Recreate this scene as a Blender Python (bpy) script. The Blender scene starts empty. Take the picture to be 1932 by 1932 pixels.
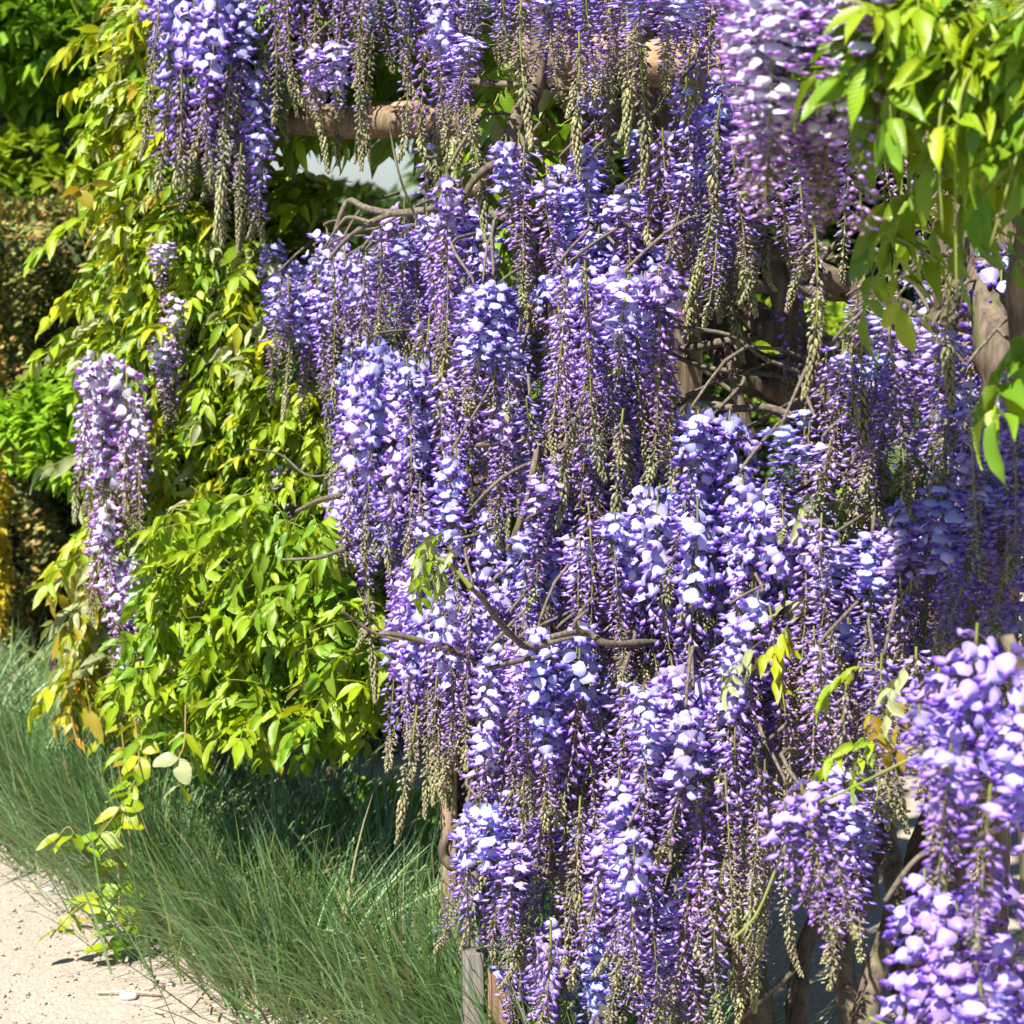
import bpy, math, random
import numpy as np
from mathutils import Vector, Matrix, Euler

R = random.Random(11)
rng = np.random.default_rng(5)
scene = bpy.context.scene
COL = scene.collection

# ------------------------------------------------------------------ camera
CAMZ, PITCH, K = 1.5, math.radians(8.6), 0.48
cam_d = bpy.data.cameras.new('camera')
cam_d.sensor_width = 36; cam_d.lens = 36 / K
cam_d.clip_start = 0.05; cam_d.clip_end = 400
cam_d.dof.use_dof = True; cam_d.dof.focus_distance = 3.15; cam_d.dof.aperture_fstop = 9.5
cam = bpy.data.objects.new('camera', cam_d); COL.objects.link(cam)
cam.location = (0, 0, CAMZ); cam.rotation_euler = (math.radians(90) - PITCH, 0, 0)
scene.camera = cam
# ------------------------------------------------------------------ sky and sun
LX, LY, LZ = -0.42, -0.52, 1.0
SUN_EL = math.atan2(LZ, math.hypot(LX, LY)); SUN_AZ = math.atan2(LX, LY)
world = bpy.data.worlds.new('World'); scene.world = world; world.use_nodes = True
wn = world.node_tree.nodes; wl = world.node_tree.links; wn.clear()
wo = wn.new('ShaderNodeOutputWorld'); wb = wn.new('ShaderNodeBackground'); ws = wn.new('ShaderNodeTexSky')
ws.sky_type = 'NISHITA'; ws.sun_disc = False; ws.sun_elevation = SUN_EL; ws.sun_rotation = SUN_AZ
ws.air_density = 1.0; ws.dust_density = .3; ws.ozone_density = 3.5
wb.inputs['Strength'].default_value = 0.05
wt = wn.new('ShaderNodeMix'); wt.data_type = 'RGBA'; wt.blend_type = 'MULTIPLY'; wt.inputs[0].default_value = 1
wt.inputs[7].default_value = (.88, 1.0, 1.22, 1)          # clearer, bluer air than the default atmosphere
wl.new(ws.outputs[0], wt.inputs[6]); wl.new(wt.outputs[2], wb.inputs[0]); wl.new(wb.outputs[0], wo.inputs[0])
sd = bpy.data.lights.new('sun', 'SUN'); sd.energy = 5.0; sd.angle = math.radians(0.53); sd.color = (1.0, 0.955, 0.88)
sun = bpy.data.objects.new('sun', sd); COL.objects.link(sun)
sun.location = (-4, -5, 10)
sun.rotation_euler = Vector((LX, LY, LZ)).to_track_quat('Z', 'Y').to_euler()
vs = scene.view_settings
scene.display_settings.display_device = 'sRGB'
vs.view_transform = 'Standard'; vs.look = 'None'; vs.gamma = 1; vs.use_curve_mapping = False
vs.exposure = 1.2
scene.render.engine = 'CYCLES'
scene.cycles.max_bounces = 8; scene.cycles.diffuse_bounces = 2; scene.cycles.transmission_bounces = 4

# ------------------------------------------------------------------ pixel helpers (1932 px frame -> real points)
cp, sp = math.cos(PITCH), math.sin(PITCH)
def ray(px, py):
    a = (px / 1932 - .5) * K; b = (.5 - py / 1932) * K
    return Vector((a, cp + b * sp, -sp + b * cp))
def at(px, py, Y):
    d = ray(px, py); return Vector((0, 0, CAMZ)) + d * (Y / d.y)
def gnd(px, py, z=0.0):
    d = ray(px, py); return Vector((0, 0, CAMZ)) + d * ((z - CAMZ) / d.z)
_du = [-.1, 0, .2, .3, .4, .5, .6, .7, .85, 1.0, 1.2]
_dv = [4.8, 4.6, 4.3, 4.15, 3.75, 3.4, 3.2, 3.0, 2.75, 2.45, 2.1]
def dep(px, py):
    return float(np.interp(px / 1932, _du, _dv)) - .42 * max(0, py / 1932 - .4)

# ------------------------------------------------------------------ mesh building
class MB:
    """collects triangles in numpy arrays; one build() gives one mesh"""
    def __init__(s): s.V = []; s.F = []; s.C = []; s.U = []; s.n = 0
    def add(s, V, F, C, U=None):
        V = np.asarray(V, float); F = np.asarray(F, int)
        C = np.asarray(C, float)
        if C.ndim == 1: C = np.tile(C, (len(V), 1))
        s.V.append(V); s.F.append(F + s.n); s.C.append(C)
        s.U.append(np.zeros((len(V), 3)) if U is None else U); s.n += len(V)
    def cat(s):
        return np.concatenate(s.V), np.concatenate(s.F), np.concatenate(s.C), np.concatenate(s.U)
    def put(s, T, M, cmul=None):
        V, F, C, U = T
        M = np.array(M)
        s.add(V @ M[:3, :3].T + M[:3, 3], F, C if cmul is None else C * cmul, U)
    def build(s, name, mat, smooth=True):
        V, F, C, U = s.cat()
        me = bpy.data.meshes.new(name)
        me.vertices.add(len(V)); me.vertices.foreach_set('co', V.astype(np.float32).ravel())
        me.loops.add(F.size); me.loops.foreach_set('vertex_index', F.astype(np.int32).ravel())
        me.polygons.add(len(F)); me.polygons.foreach_set('loop_start', np.arange(0, F.size, 3, dtype=np.int32))
        me.update(calc_edges=True)
        if smooth: me.polygons.foreach_set('use_smooth', np.ones(len(F), dtype=bool))
        ca = me.color_attributes.new('Col', 'FLOAT_COLOR', 'POINT')
        c4 = np.ones((len(V), 4), np.float32); c4[:, :3] = C; ca.data.foreach_set('color', c4.ravel())
        if np.any(U):
            ua = me.attributes.new('luv', 'FLOAT_VECTOR', 'POINT'); ua.data.foreach_set('vector', U.astype(np.float32).ravel())
        me.materials.append(mat)
        return me

def grid_tris(nr, ns, closed=True):
    F = []
    for i in range(nr - 1):
        for j in range(ns if closed else ns - 1):
            a = i * ns + j; b = i * ns + (j + 1) % ns
            F += [(a, b, b + ns), (a, b + ns, a + ns)]
    return F
def frame_of(d, up=(0, 0, 1)):
    d = Vector(d).normalized(); u = Vector(up)
    if abs(d.dot(u)) > .97: u = Vector((1, 0, 0))
    y = u.cross(d).normalized(); z = d.cross(y)
    return Matrix(((d.x, y.x, z.x), (d.y, y.y, z.y), (d.z, y.z, z.z)))   # x axis = d
def xf(p, d=None, up=(0, 0, 1), s=1.0, roll=0):
    m = frame_of(d, up) if d is not None else Matrix.Identity(3)
    if roll: m = m @ Matrix.Rotation(roll, 3, 'X')
    m = m.to_4x4() @ Matrix.Scale(s, 4); m.translation = Vector(p); return m
def tube(mb, pts, rad, ns=6, col=(.2, .15, .1), wob=0.0, cap=False):
    pts = [Vector(p) for p in pts]; n = len(pts)
    V = []; a = None
    for i, p in enumerate(pts):
        d = (pts[min(i + 1, n - 1)] - pts[max(i - 1, 0)]).normalized()
        if a is None: a = d.orthogonal().normalized()
        a = (a - d * a.dot(d)).normalized(); b = d.cross(a)
        r = rad[i] if hasattr(rad, '__len__') else rad
        for j in range(ns):
            t = 2 * math.pi * j / ns
            rr = r * (1 + wob * (math.sin(3 * t + i * .35) * .6 + math.sin(5 * t + 1.3 - i * .5) * .4))
            V.append(p + (a * math.cos(t) + b * math.sin(t)) * rr)
    F = grid_tris(n, ns)
    if cap:
        for base, q, fl in ((0, pts[0], 1), ((n - 1) * ns, pts[-1], 0)):
            c = len(V); V.append(q)
            for j in range(ns):
                x, y = base + j, base + (j + 1) % ns
                F.append((c, y, x) if fl else (c, x, y))
    mb.add([tuple(v) for v in V], F, col)
def spline(pts, k=6):
    pts = [Vector(p) for p in pts]; out = []
    for i in range(len(pts) - 1):
        p0 = pts[max(i - 1, 0)]; p1 = pts[i]; p2 = pts[i + 1]; p3 = pts[min(i + 2, len(pts) - 1)]
        for j in range(k):
            t = j / k
            out.append(.5 * ((2 * p1) + (p2 - p0) * t + (2 * p0 - 5 * p1 + 4 * p2 - p3) * t * t + (3 * p1 - p0 - 3 * p2 + p3) * t ** 3))
    out.append(pts[-1]); return out
def box(mb, lo, hi, col, M=None, jit=0):
    x0, y0, z0 = lo; x1, y1, z1 = hi
    b = min(x1 - x0, y1 - y0, z1 - z0) * .06
    V = []; F = []
    # bevelled box : 24 verts
    import itertools
    idx = {}
    for sx, sy, sz in itertools.product((0, 1), repeat=3):
        c = ((x0, x1)[sx], (y0, y1)[sy], (z0, z1)[sz]); s = (1 - 2 * sx, 1 - 2 * sy, 1 - 2 * sz)
        for ax in range(3):
            v = [c[k] + s[k] * (0 if k == ax else b) for k in range(3)]
            idx[(sx, sy, sz, ax)] = len(V); V.append(v)
    def quad(a, b_, c, d): F.extend([(a, b_, c), (a, c, d)])
    for ax in range(3):
        o = [k for k in range(3) if k != ax]
        for s in (0, 1):
            q = []
            for (p, r) in ((0, 0), (1, 0), (1, 1), (0, 1)):
                k = [0, 0, 0]; k[ax] = s; k[o[0]] = p; k[o[1]] = r; q.append(idx[(*k, ax)])
            quad(*q)
    for ax in range(3):       # edges along axis ax
        o = [k for k in range(3) if k != ax]
        for p in (0, 1):
            for r in (0, 1):
                k0 = [0, 0, 0]; k0[o[0]] = p; k0[o[1]] = r; k1 = list(k0); k1[ax] = 1
                quad(idx[(*k0, o[0])], idx[(*k1, o[0])], idx[(*k1, o[1])], idx[(*k0, o[1])])
    for s in itertools.product((0, 1), repeat=3): F.append((idx[(*s, 0)], idx[(*s, 1)], idx[(*s, 2)]))
    V = np.array(V)
    if M is not None: m = np.array(M); V = V @ m[:3, :3].T + m[:3, 3]
    mb.add(V, F, col)

# ------------------------------------------------------------------ objects
WM = {}
def tag(o, label=None, cat=None, group=None, kind=None):
    if label: o['label'] = label
    if cat: o['category'] = cat
    if group: o['group'] = group
    if kind: o['kind'] = kind
    return o
def empty(name, loc, label, cat, group=None):
    o = bpy.data.objects.new(name, None); COL.objects.link(o)
    o.location = loc; o.empty_display_size = .1; WM[o] = Matrix.Translation(Vector(loc))
    return tag(o, label, cat, group)
def obj(name, me, parent=None, M=None, kind=None, label=None):
    o = bpy.data.objects.new(name, me); COL.objects.link(o)
    M = M or Matrix.Identity(4); WM[o] = M
    if parent is not None:
        o.parent = parent; o.matrix_basis = WM[parent].inverted() @ M
    else: o.matrix_basis = M
    if kind: o['kind'] = kind
    if label: o['label'] = label
    return o

# ------------------------------------------------------------------ materials
def newmat(name):
    m = bpy.data.materials.new(name); m.use_nodes = True
    nt = m.node_tree; nt.nodes.clear()
    return m, nt, nt.nodes, nt.links
def mnode(n, l, op, a, b=None):
    x = n.new('ShaderNodeMath'); x.operation = op
    for i, v in enumerate((a, b)):
        if v is None: continue
        if isinstance(v, (int, float)): x.inputs[i].default_value = v
        else: l.new(v, x.inputs[i])
    return x.outputs[0]
def leafmat(name, trans=.35, rough=.45, hue=.03, val=.35, tint=(1, 1, 1), tcol=(1, 1, 1), vein=0.0, spec=.35, sat=1.0):
    m, nt, n, l = newmat(name)
    at_ = n.new('ShaderNodeAttribute'); at_.attribute_name = 'Col'
    oi = n.new('ShaderNodeObjectInfo')
    hs = n.new('ShaderNodeHueSaturation'); hs.inputs['Saturation'].default_value = sat
    h = mnode(n, l, 'MULTIPLY_ADD', oi.outputs['Random'], hue * 2)
    h.node.inputs[2].default_value = .5 - hue
    wn_ = n.new('ShaderNodeTexWhiteNoise'); wn_.noise_dimensions = '1D'
    l.new(oi.outputs['Random'], wn_.inputs['W'])
    v = mnode(n, l, 'MULTIPLY_ADD', wn_.outputs['Value'], val)
    v.node.inputs[2].default_value = 1 - val / 2
    l.new(h, hs.inputs['Hue']); l.new(v, hs.inputs['Value'])
    mx = n.new('ShaderNodeMix'); mx.data_type = 'RGBA'; mx.blend_type = 'MULTIPLY'; mx.inputs[0].default_value = 1
    l.new(at_.outputs['Color'], mx.inputs[6]); mx.inputs[7].default_value = (*tint, 1)
    l.new(mx.outputs[2], hs.inputs['Color'])
    base = hs.outputs['Color']
    p = n.new('ShaderNodeBsdfPrincipled'); p.inputs['Roughness'].default_value = rough
    p.inputs['Specular IOR Level'].default_value = spec
    l.new(base, p.inputs['Base Color'])
    t = n.new('ShaderNodeBsdfTranslucent')
    tm = n.new('ShaderNodeMix'); tm.data_type = 'RGBA'; tm.blend_type = 'MULTIPLY'; tm.inputs[0].default_value = 1
    l.new(base, tm.inputs[6]); tm.inputs[7].default_value = (*tcol, 1); l.new(tm.outputs[2], t.inputs['Color'])
    ms = n.new('ShaderNodeMixShader'); ms.inputs[0].default_value = trans
    l.new(p.outputs[0], ms.inputs[1]); l.new(t.outputs[0], ms.inputs[2])
    o = n.new('ShaderNodeOutputMaterial'); l.new(ms.outputs[0], o.inputs[0])
    if vein:
        a2 = n.new('ShaderNodeAttribute'); a2.attribute_name = 'luv'
        sx = n.new('ShaderNodeSeparateXYZ'); l.new(a2.outputs['Vector'], sx.inputs[0])
        ab = mnode(n, l, 'ABSOLUTE', sx.outputs[1])
        ph = mnode(n, l, 'MULTIPLY', sx.outputs[0], 78.0)
        ph = mnode(n, l, 'SUBTRACT', ph, mnode(n, l, 'MULTIPLY', ab, 16.0))
        s = mnode(n, l, 'SINE', ph)
        mid = mnode(n, l, 'MULTIPLY', mnode(n, l, 'LESS_THAN', ab, .07), 2.0)
        b = n.new('ShaderNodeBump'); b.inputs['Strength'].default_value = vein; b.inputs['Distance'].default_value = .002
        l.new(mnode(n, l, 'SUBTRACT', s, mid), b.inputs['Height'])
        l.new(b.outputs[0], p.inputs['Normal']); l.new(b.outputs[0], t.inputs['Normal'])
    return m
def barkmat(name, c1, c2, scale=(14, 14, 3), bump=.6, rough=.9, moss=None):
    m, nt, n, l = newmat(name)
    tc = n.new('ShaderNodeTexCoord'); mp = n.new('ShaderNodeMapping'); mp.inputs['Scale'].default_value = scale
    l.new(tc.outputs['Object'], mp.inputs[0])
    nz = n.new('ShaderNodeTexNoise'); nz.inputs['Scale'].default_value = 4; nz.inputs['Detail'].default_value = 8; nz.inputs['Roughness'].default_value = .7
    l.new(mp.outputs[0], nz.inputs['Vector'])
    cr = n.new('ShaderNodeValToRGB'); cr.color_ramp.elements[0].position = .35; cr.color_ramp.elements[1].position = .68
    cr.color_ramp.elements[0].color = (*c1, 1); cr.color_ramp.elements[1].color = (*c2, 1)
    l.new(nz.outputs[0], cr.inputs[0])
    col = cr.outputs[0]
    if moss:
        n2 = n.new('ShaderNodeTexNoise'); n2.inputs['Scale'].default_value = 22; n2.inputs['Detail'].default_value = 4
        l.new(tc.outputs['Object'], n2.inputs['Vector'])
        r2 = n.new('ShaderNodeValToRGB'); r2.color_ramp.elements[0].position = .56; r2.color_ramp.elements[1].position = .66
        l.new(n2.outputs[0], r2.inputs[0])
        mx = n.new('ShaderNodeMix'); mx.data_type = 'RGBA'; l.new(r2.outputs[0], mx.inputs[0]); l.new(col, mx.inputs[6]); mx.inputs[7].default_value = (*moss, 1)
        col = mx.outputs[2]
    p = n.new('ShaderNodeBsdfPrincipled'); p.inputs['Roughness'].default_value = rough; p.inputs['Specular IOR Level'].default_value = .2
    l.new(col, p.inputs['Base Color'])
    b = n.new('ShaderNodeBump'); b.inputs['Strength'].default_value = bump; b.inputs['Distance'].default_value = .006
    l.new(nz.outputs[0], b.inputs['Height']); l.new(b.outputs[0], p.inputs['Normal'])
    o = n.new('ShaderNodeOutputMaterial'); l.new(p.outputs[0], o.inputs[0])
    return m
def groundmat(name, cols, scale=120, bump=.5, patch=3.0):
    m, nt, n, l = newmat(name)
    tc = n.new('ShaderNodeTexCoord')
    v = n.new('ShaderNodeTexVoronoi'); v.inputs['Scale'].default_value = scale; l.new(tc.outputs['Object'], v.inputs['Vector'])
    nz = n.new('ShaderNodeTexNoise'); nz.inputs['Scale'].default_value = patch; nz.inputs['Detail'].default_value = 9; nz.inputs['Roughness'].default_value = .75
    l.new(tc.outputs['Object'], nz.inputs['Vector'])
    cr = n.new('ShaderNodeValToRGB'); e = cr.color_ramp.elements
    e[0].position = 0; e[0].color = (*cols[0], 1); e[1].position = 1; e[1].color = (*cols[-1], 1)
    for i, c in enumerate(cols[1:-1]):
        x = e.new((i + 1) / (len(cols) - 1)); x.color = (*c, 1)
    sp_ = n.new('ShaderNodeSeparateColor'); l.new(v.outputs['Color'], sp_.inputs[0])
    f = mnode(n, l, 'ADD', mnode(n, l, 'MULTIPLY', sp_.outputs[0], .55), mnode(n, l, 'MULTIPLY', nz.outputs[0], .5))
    l.new(f, cr.inputs[0])
    p = n.new('ShaderNodeBsdfPrincipled'); p.inputs['Roughness'].default_value = .95; p.inputs['Specular IOR Level'].default_value = .15
    l.new(cr.outputs[0], p.inputs['Base Color'])
    b = n.new('ShaderNodeBump'); b.inputs['Strength'].default_value = bump; b.inputs['Distance'].default_value = .006
    h = mnode(n, l, 'ADD', mnode(n, l, 'MULTIPLY', v.outputs['Distance'], -1.0), mnode(n, l, 'MULTIPLY', nz.outputs[0], 2.0))
    l.new(h, b.inputs['Height']); l.new(b.outputs[0], p.inputs['Normal'])
    o = n.new('ShaderNodeOutputMaterial'); l.new(p.outputs[0], o.inputs[0])
    return m

m_petal = leafmat('petal', trans=.30, rough=.6, hue=.016, val=.34, spec=.15, tcol=(.9, .85, 1.0))
m_petalR = leafmat('petal_purple', trans=.30, rough=.6, hue=.012, val=.2, spec=.15, tint=(.94, .82, 1.0), tcol=(1.0, .85, 1.0))
m_petalP = leafmat('petal_pale', trans=.30, rough=.6, hue=.012, val=.2, spec=.15, tint=(1.05, 1.03, 1.0), tcol=(1, .9, 1.0))
m_bud = leafmat('downy_bud', trans=.15, rough=.8, hue=.02, val=.3, spec=.1)
m_stem = leafmat('green_stem', trans=.1, rough=.6, hue=.01, val=.3, spec=.2)
m_leaf = leafmat('wisteria_leaf', trans=.34, rough=.38, hue=.018, val=.4, vein=.13, tcol=(1.1, 1.05, .5), spec=.45)
m_bgleaf = leafmat('tree_leaf', trans=.4, rough=.5, hue=.02, val=.3, tcol=(1.1, 1.1, .6), spec=.3)
m_yew = leafmat('yew_needle', trans=.12, rough=.6, hue=.02, val=.2, spec=.25)
m_grass = leafmat('grass_blade', trans=.25, rough=.42, hue=.01, val=.1, spec=.5)
m_bark = barkmat('vine_bark', (.045, .034, .024), (.26, .20, .14), moss=(.13, .14, .04))
m_twig = barkmat('twig_bark', (.07, .055, .04), (.23, .19, .14), scale=(40, 40, 40), bump=.3)
m_wood = barkmat('weathered_wood', (.10, .07, .045), (.34, .24, .15), scale=(30, 30, 2.2), bump=.35)
m_woodh = barkmat('log_wood', (.20, .13, .07), (.46, .33, .20), scale=(5, 5, 22), bump=.3)
m_greywood = barkmat('grey_wood', (.11, .10, .085), (.26, .235, .20), scale=(34, 34, 2.2), bump=.3)
m_brownwood = barkmat('brown_wood', (.15, .085, .05), (.30, .18, .11), scale=(34, 34, 2.2), bump=.25)
m_treebark = barkmat('tree_bark', (.03, .025, .02), (.12, .10, .08))
m_gravel = groundmat('fine_gravel', [(.19, .15, .115), (.29, .245, .19), (.335, .28, .225), (.38, .33, .27), (.57, .51, .44)], 190, .3)
m_soil = groundmat('bed_soil', [(.05, .035, .022), (.16, .11, .075), (.26, .19, .13), (.38, .29, .21)], 130, 1.0, 8)
m_lawn = groundmat('lawn_ground', [(.03, .06, .012), (.06, .11, .02), (.09, .15, .03)], 90, .8)
m_stone = barkmat('pebble_stone', (.26, .21, .18), (.55, .49, .43), scale=(30, 30, 30), bump=.2)
m_white = barkmat('white_stone', (.62, .60, .57), (.82, .80, .78), scale=(30, 30, 30), bump=.2)
m_straw = barkmat('dry_straw', (.40, .30, .19), (.70, .58, .42), scale=(30, 30, 30), bump=.2)

# ------------------------------------------------------------------ ground
def sheet(name, pts, z, mat, kind='structure', sub=0):
    me = bpy.data.meshes.new(name)
    me.from_pydata([(p[0], p[1], z) for p in pts], [], [tuple(range(len(pts)))]); me.materials.append(mat)
    o = bpy.data.objects.new(name, me); COL.objects.link(o); o['kind'] = kind; return o
sheet('ground', [(-150, -60), (150, -60), (150, 250), (-150, 250)], 0.0, m_lawn)
sheet('gravel_path', [(-6, -2), (6, -2), (6, 9.6), (3, 9.9), (-6, 9.7)], 0.004, m_gravel)
def edge(pts, w=.05, k=10, seed=0):
    r = random.Random(seed); s = spline([Vector((p[0], p[1], 0)) for p in pts], k)
    return [(p.x + r.uniform(-w, w), p.y + r.uniform(-w, w)) for p in s]
bedL = edge([(.75, 1.0), (.22, 2.4), (-.22, 3.5), (-.62, 4.2), (-1.12, 5.0), (-1.9, 6.2), (-2.6, 7.4)], .03, 10, 1)
bedR = edge([(-1.2, 7.4), (-.75, 6.2), (-.25, 5.0), (.12, 4.2), (.38, 3.6), (.8, 2.6), (1.4, 1.0)], .03, 10, 2)
sheet('planting_bed', bedL + bedR, 0.009, m_soil)

def pebbles():
    mb = MB()
    oct_ = np.array([(1, 0, 0), (0, 1, 0), (-1, 0, 0), (0, -1, 0), (0, 0, 1), (0, 0, -1)], float)
    F = [(0, 1, 4), (1, 2, 4), (2, 3, 4), (3, 0, 4), (1, 0, 5), (2, 1, 5), (3, 2, 5), (0, 3, 5)]
    for i in range(15000):
        x = R.uniform(-2.6, .3); y = R.uniform(3.0, 6.4)
        s = R.choice((.0013, .0017, .0022, .003)) * R.uniform(.6, 1.5)
        V = oct_ * np.array((s * R.uniform(.8, 2.0), s, s * .5)) + rng.normal(0, s * .2, (6, 3)); a = R.uniform(0, 6.28)
        V = V @ np.array(((math.cos(a), math.sin(a), 0), (-math.sin(a), math.cos(a), 0), (0, 0, 1))) + (x, y, .006 + s * .3)
        mb.add(V + rng.normal(0, s * .12, V.shape), F, (.5, .5, .5))
    o = obj('gravel', mb.build('gravel', m_stone), kind='stuff')
    tag(o, 'loose pale gravel grains strewn over the sandy path', 'gravel')
pebbles()
def litter():
    mb = MB()
    for i in range(1500):
        t = R.random(); q = Vector((-.22 + .4 * R.gauss(0, .5), 3.7, 0)).lerp(Vector((-1.1 + .35 * R.gauss(0, .5), 5.2, 0)), t * 1.1 - .2)
        a = R.uniform(0, 6.28); L = R.uniform(.01, .05)
        d = Vector((math.cos(a), math.sin(a), 0)) * L; z = .012 + R.random() * .006
        c = R.choice(((.5, .36, .22), (.6, .48, .34), (.25, .15, .1), (.42, .27, .17)))
        w = Vector((-d.y, d.x, 0)).normalized() * R.uniform(.001, .003)
        b = Vector((q.x, q.y, z)); e = b + d + Vector((0, 0, R.uniform(0, .008)))
        mb.add([tuple(b - w), tuple(b + w), tuple(e + w), tuple(e - w), tuple((b + e) / 2 + Vector((0, 0, .004)))], [(0, 1, 4), (1, 2, 4), (2, 3, 4), (3, 0, 4)], c)
    o = obj('plant_litter', mb.build('plant_litter', m_bud), kind='stuff')
    tag(o, 'dry tan stalks and leaf litter along the edge of the grass', 'plant litter')
litter()

# ------------------------------------------------------------------ leaflets and compound leaves
LC = dict(lime=(.26, .37, .012), yellow=(.34, .38, .015), green=(.16, .28, .015), bronze=(.33, .25, .02), silver=(.33, .37, .17), orange=(.50, .27, .03), deep=(.07, .13, .02))
def leaflet_T(L=.06, W=.024, col=LC['lime'], seed=0, fold=.35, droop=.25, wav=.08, blunt=False):
    r = random.Random(seed); V = []; C = []; U = []
    st = [(0, .06), (.14, .62), (.32, .98), (.52, .95), (.72, .62), (.88, .24), (1, .0)]
    if blunt: st = [(0, .08), (.14, .72), (.32, 1.05), (.55, 1.12), (.78, .85), (.93, .42), (1, .0)]
    tw = r.uniform(-.35, .35)
    for (t, w) in st:
        z0 = -droop * L * t * t; rr = tw * t
        for s in (-1, 0, 1):
            y = s * w * W * .5; z = abs(s) * w * W * .5 * fold + (wav * W * math.sin(t * 11 + s * 1.5 + seed) if s else 0)
            y2 = y * math.cos(rr) - z * math.sin(rr); z2 = y * math.sin(rr) + z * math.cos(rr)
            V.append((t * L, y2, z0 + z2)); c = np.array(col) * (1.12 if s == 0 else 1.0); C.append(c); U.append((t, s * w, 0))
    F = []
    for i in range(len(st) - 1):
        for j in range(2):
            a = i * 3 + j
            F += [(a, a + 1, a + 4), (a, a + 4, a + 3)]
    return (np.array(V), np.array(F), np.array(C), np.array(U))
LEAFT = {}; LEAFM = {}
for cn, c in LC.items():
    for k in range(3):
        LEAFT[cn, k] = leaflet_T(.066, .0235, c, seed=k * 7 + 1, fold=(.25, .5, .8)[k], droop=(.15, .3, .45)[k])
        mb = MB(); mb.add(*LEAFT[cn, k]); LEAFM[cn, k] = mb.build('leaflet', m_leaf)
    LEAFT[cn, 3] = leaflet_T(.05, .030, c, seed=5, fold=.2, droop=.2, blunt=True)
    mb = MB(); mb.add(*LEAFT[cn, 3]); LEAFM[cn, 3] = mb.build('leaflet', m_leaf)
def leaf_plan(seed, n=5, L=.17, size=1.0, droopy=.6, fanned=False):
    """leaf stalk + leaflet transforms, base at origin, along +x, drooping"""
    r = random.Random(seed); pts = []
    for i in range(9):
        t = i / 8; pts.append(Vector((L * t * (1 - .18 * t * droopy), r.uniform(-.002, .002), -L * droopy * .55 * t * t)))
    items = []
    for i in range(n):
        t = .28 + .68 * i / max(1, n - 1)
        f = t * 8; a = int(min(7, f)); p = pts[a].lerp(pts[a + 1], f - a); d = (pts[a + 1] - pts[a]).normalized()
        for s in (-1, 1):
            ang = r.uniform(.5, 1.35) * s
            dd = Vector((math.cos(ang) * d.x, math.sin(ang), d.z * .6 - r.uniform(-.25, .75)))
            items.append(xf(p, dd, s=size * r.uniform(.75, 1.1) * (1 if t < .8 else .85), roll=r.uniform(-.95, .95)))
    items.append(xf(pts[-1], pts[-1] - pts[-2] + Vector((0, 0, -.004)), s=size * r.uniform(.9, 1.15), roll=r.uniform(-.4, .4)))
    mb = MB(); tube(mb, pts, [.0012] * 4 + [.0009] * 5, 3, (.25, .27, .05))
    return mb, items
PLANS = []
for k in range(10):
    mb, items = leaf_plan(k, n=R.choice((4, 5, 5, 6)), L=R.uniform(.14, .2), droopy=R.uniform(.4, 1.3))
    PLANS.append((mb.cat(), mb.build('leaf_stalk', m_stem), items))
def leaf_obj(parent, M, col, k=None, kinds=(0, 1, 2)):
    T, me, items = PLANS[k if k is not None else R.randrange(10)]
    st = obj('compound_leaf', me, parent, M)
    for it in items:
        obj('leaflet', LEAFM[col, R.choice(kinds)], st, M @ it)
def leaf_join(mb, stm, M, col, kinds=(0, 1, 2)):
    T, me, items = PLANS[R.randrange(10)]
    stm.put(T, M)
    v = R.uniform(.8, 1.2)
    for it in items:
        mb.put(LEAFT[col, R.choice(kinds)], M @ it, cmul=v * R.uniform(.88, 1.12))

# ------------------------------------------------------------------ wisteria flowers
PAL = dict(
    blue=dict(ban=(.45, .41, .85), mid=(.58, .55, .91), keel=(.19, .085, .54), body=(.50, .42, .80)),
    pink=dict(ban=(.62, .58, .88), mid=(.78, .76, .88), keel=(.34, .10, .54), body=(.68, .60, .86)),
)
def club_T(L, r, c_base, c_mid, c_tip, bend=.25, ns=6, cal=True):
    prof = [(0, .30), (.18, .62), (.48, 1.0), (.80, .72), (1.0, .12)]
    V = []; C = []
    cols = [c_base, np.array(c_base) * .4 + np.array(c_mid) * .6, c_mid, c_tip, c_tip]
    for i, (t, w) in enumerate(prof):
        for j in range(ns):
            a = 2 * math.pi * j / ns
            V.append((t * L, r * w * math.sin(a) * .72, r * w * math.cos(a) + bend * L * (t * t - t * .6)))
            c = np.array(cols[i], float)
            if i == 2 and (math.cos(a) < -.2): c = c * .5 + np.array(c_tip) * .5
            C.append(c)
    F = grid_tris(len(prof), ns); n = len(V)
    V.append((L * 1.03, 0, bend * L * .43)); C.append(c_tip)
    F += [((len(prof) - 1) * ns + (j + 1) % ns, n, (len(prof) - 1) * ns + j) for j in range(ns)]
    return np.array(V), np.array(F), np.array(C, float), np.zeros((len(V), 3))
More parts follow.
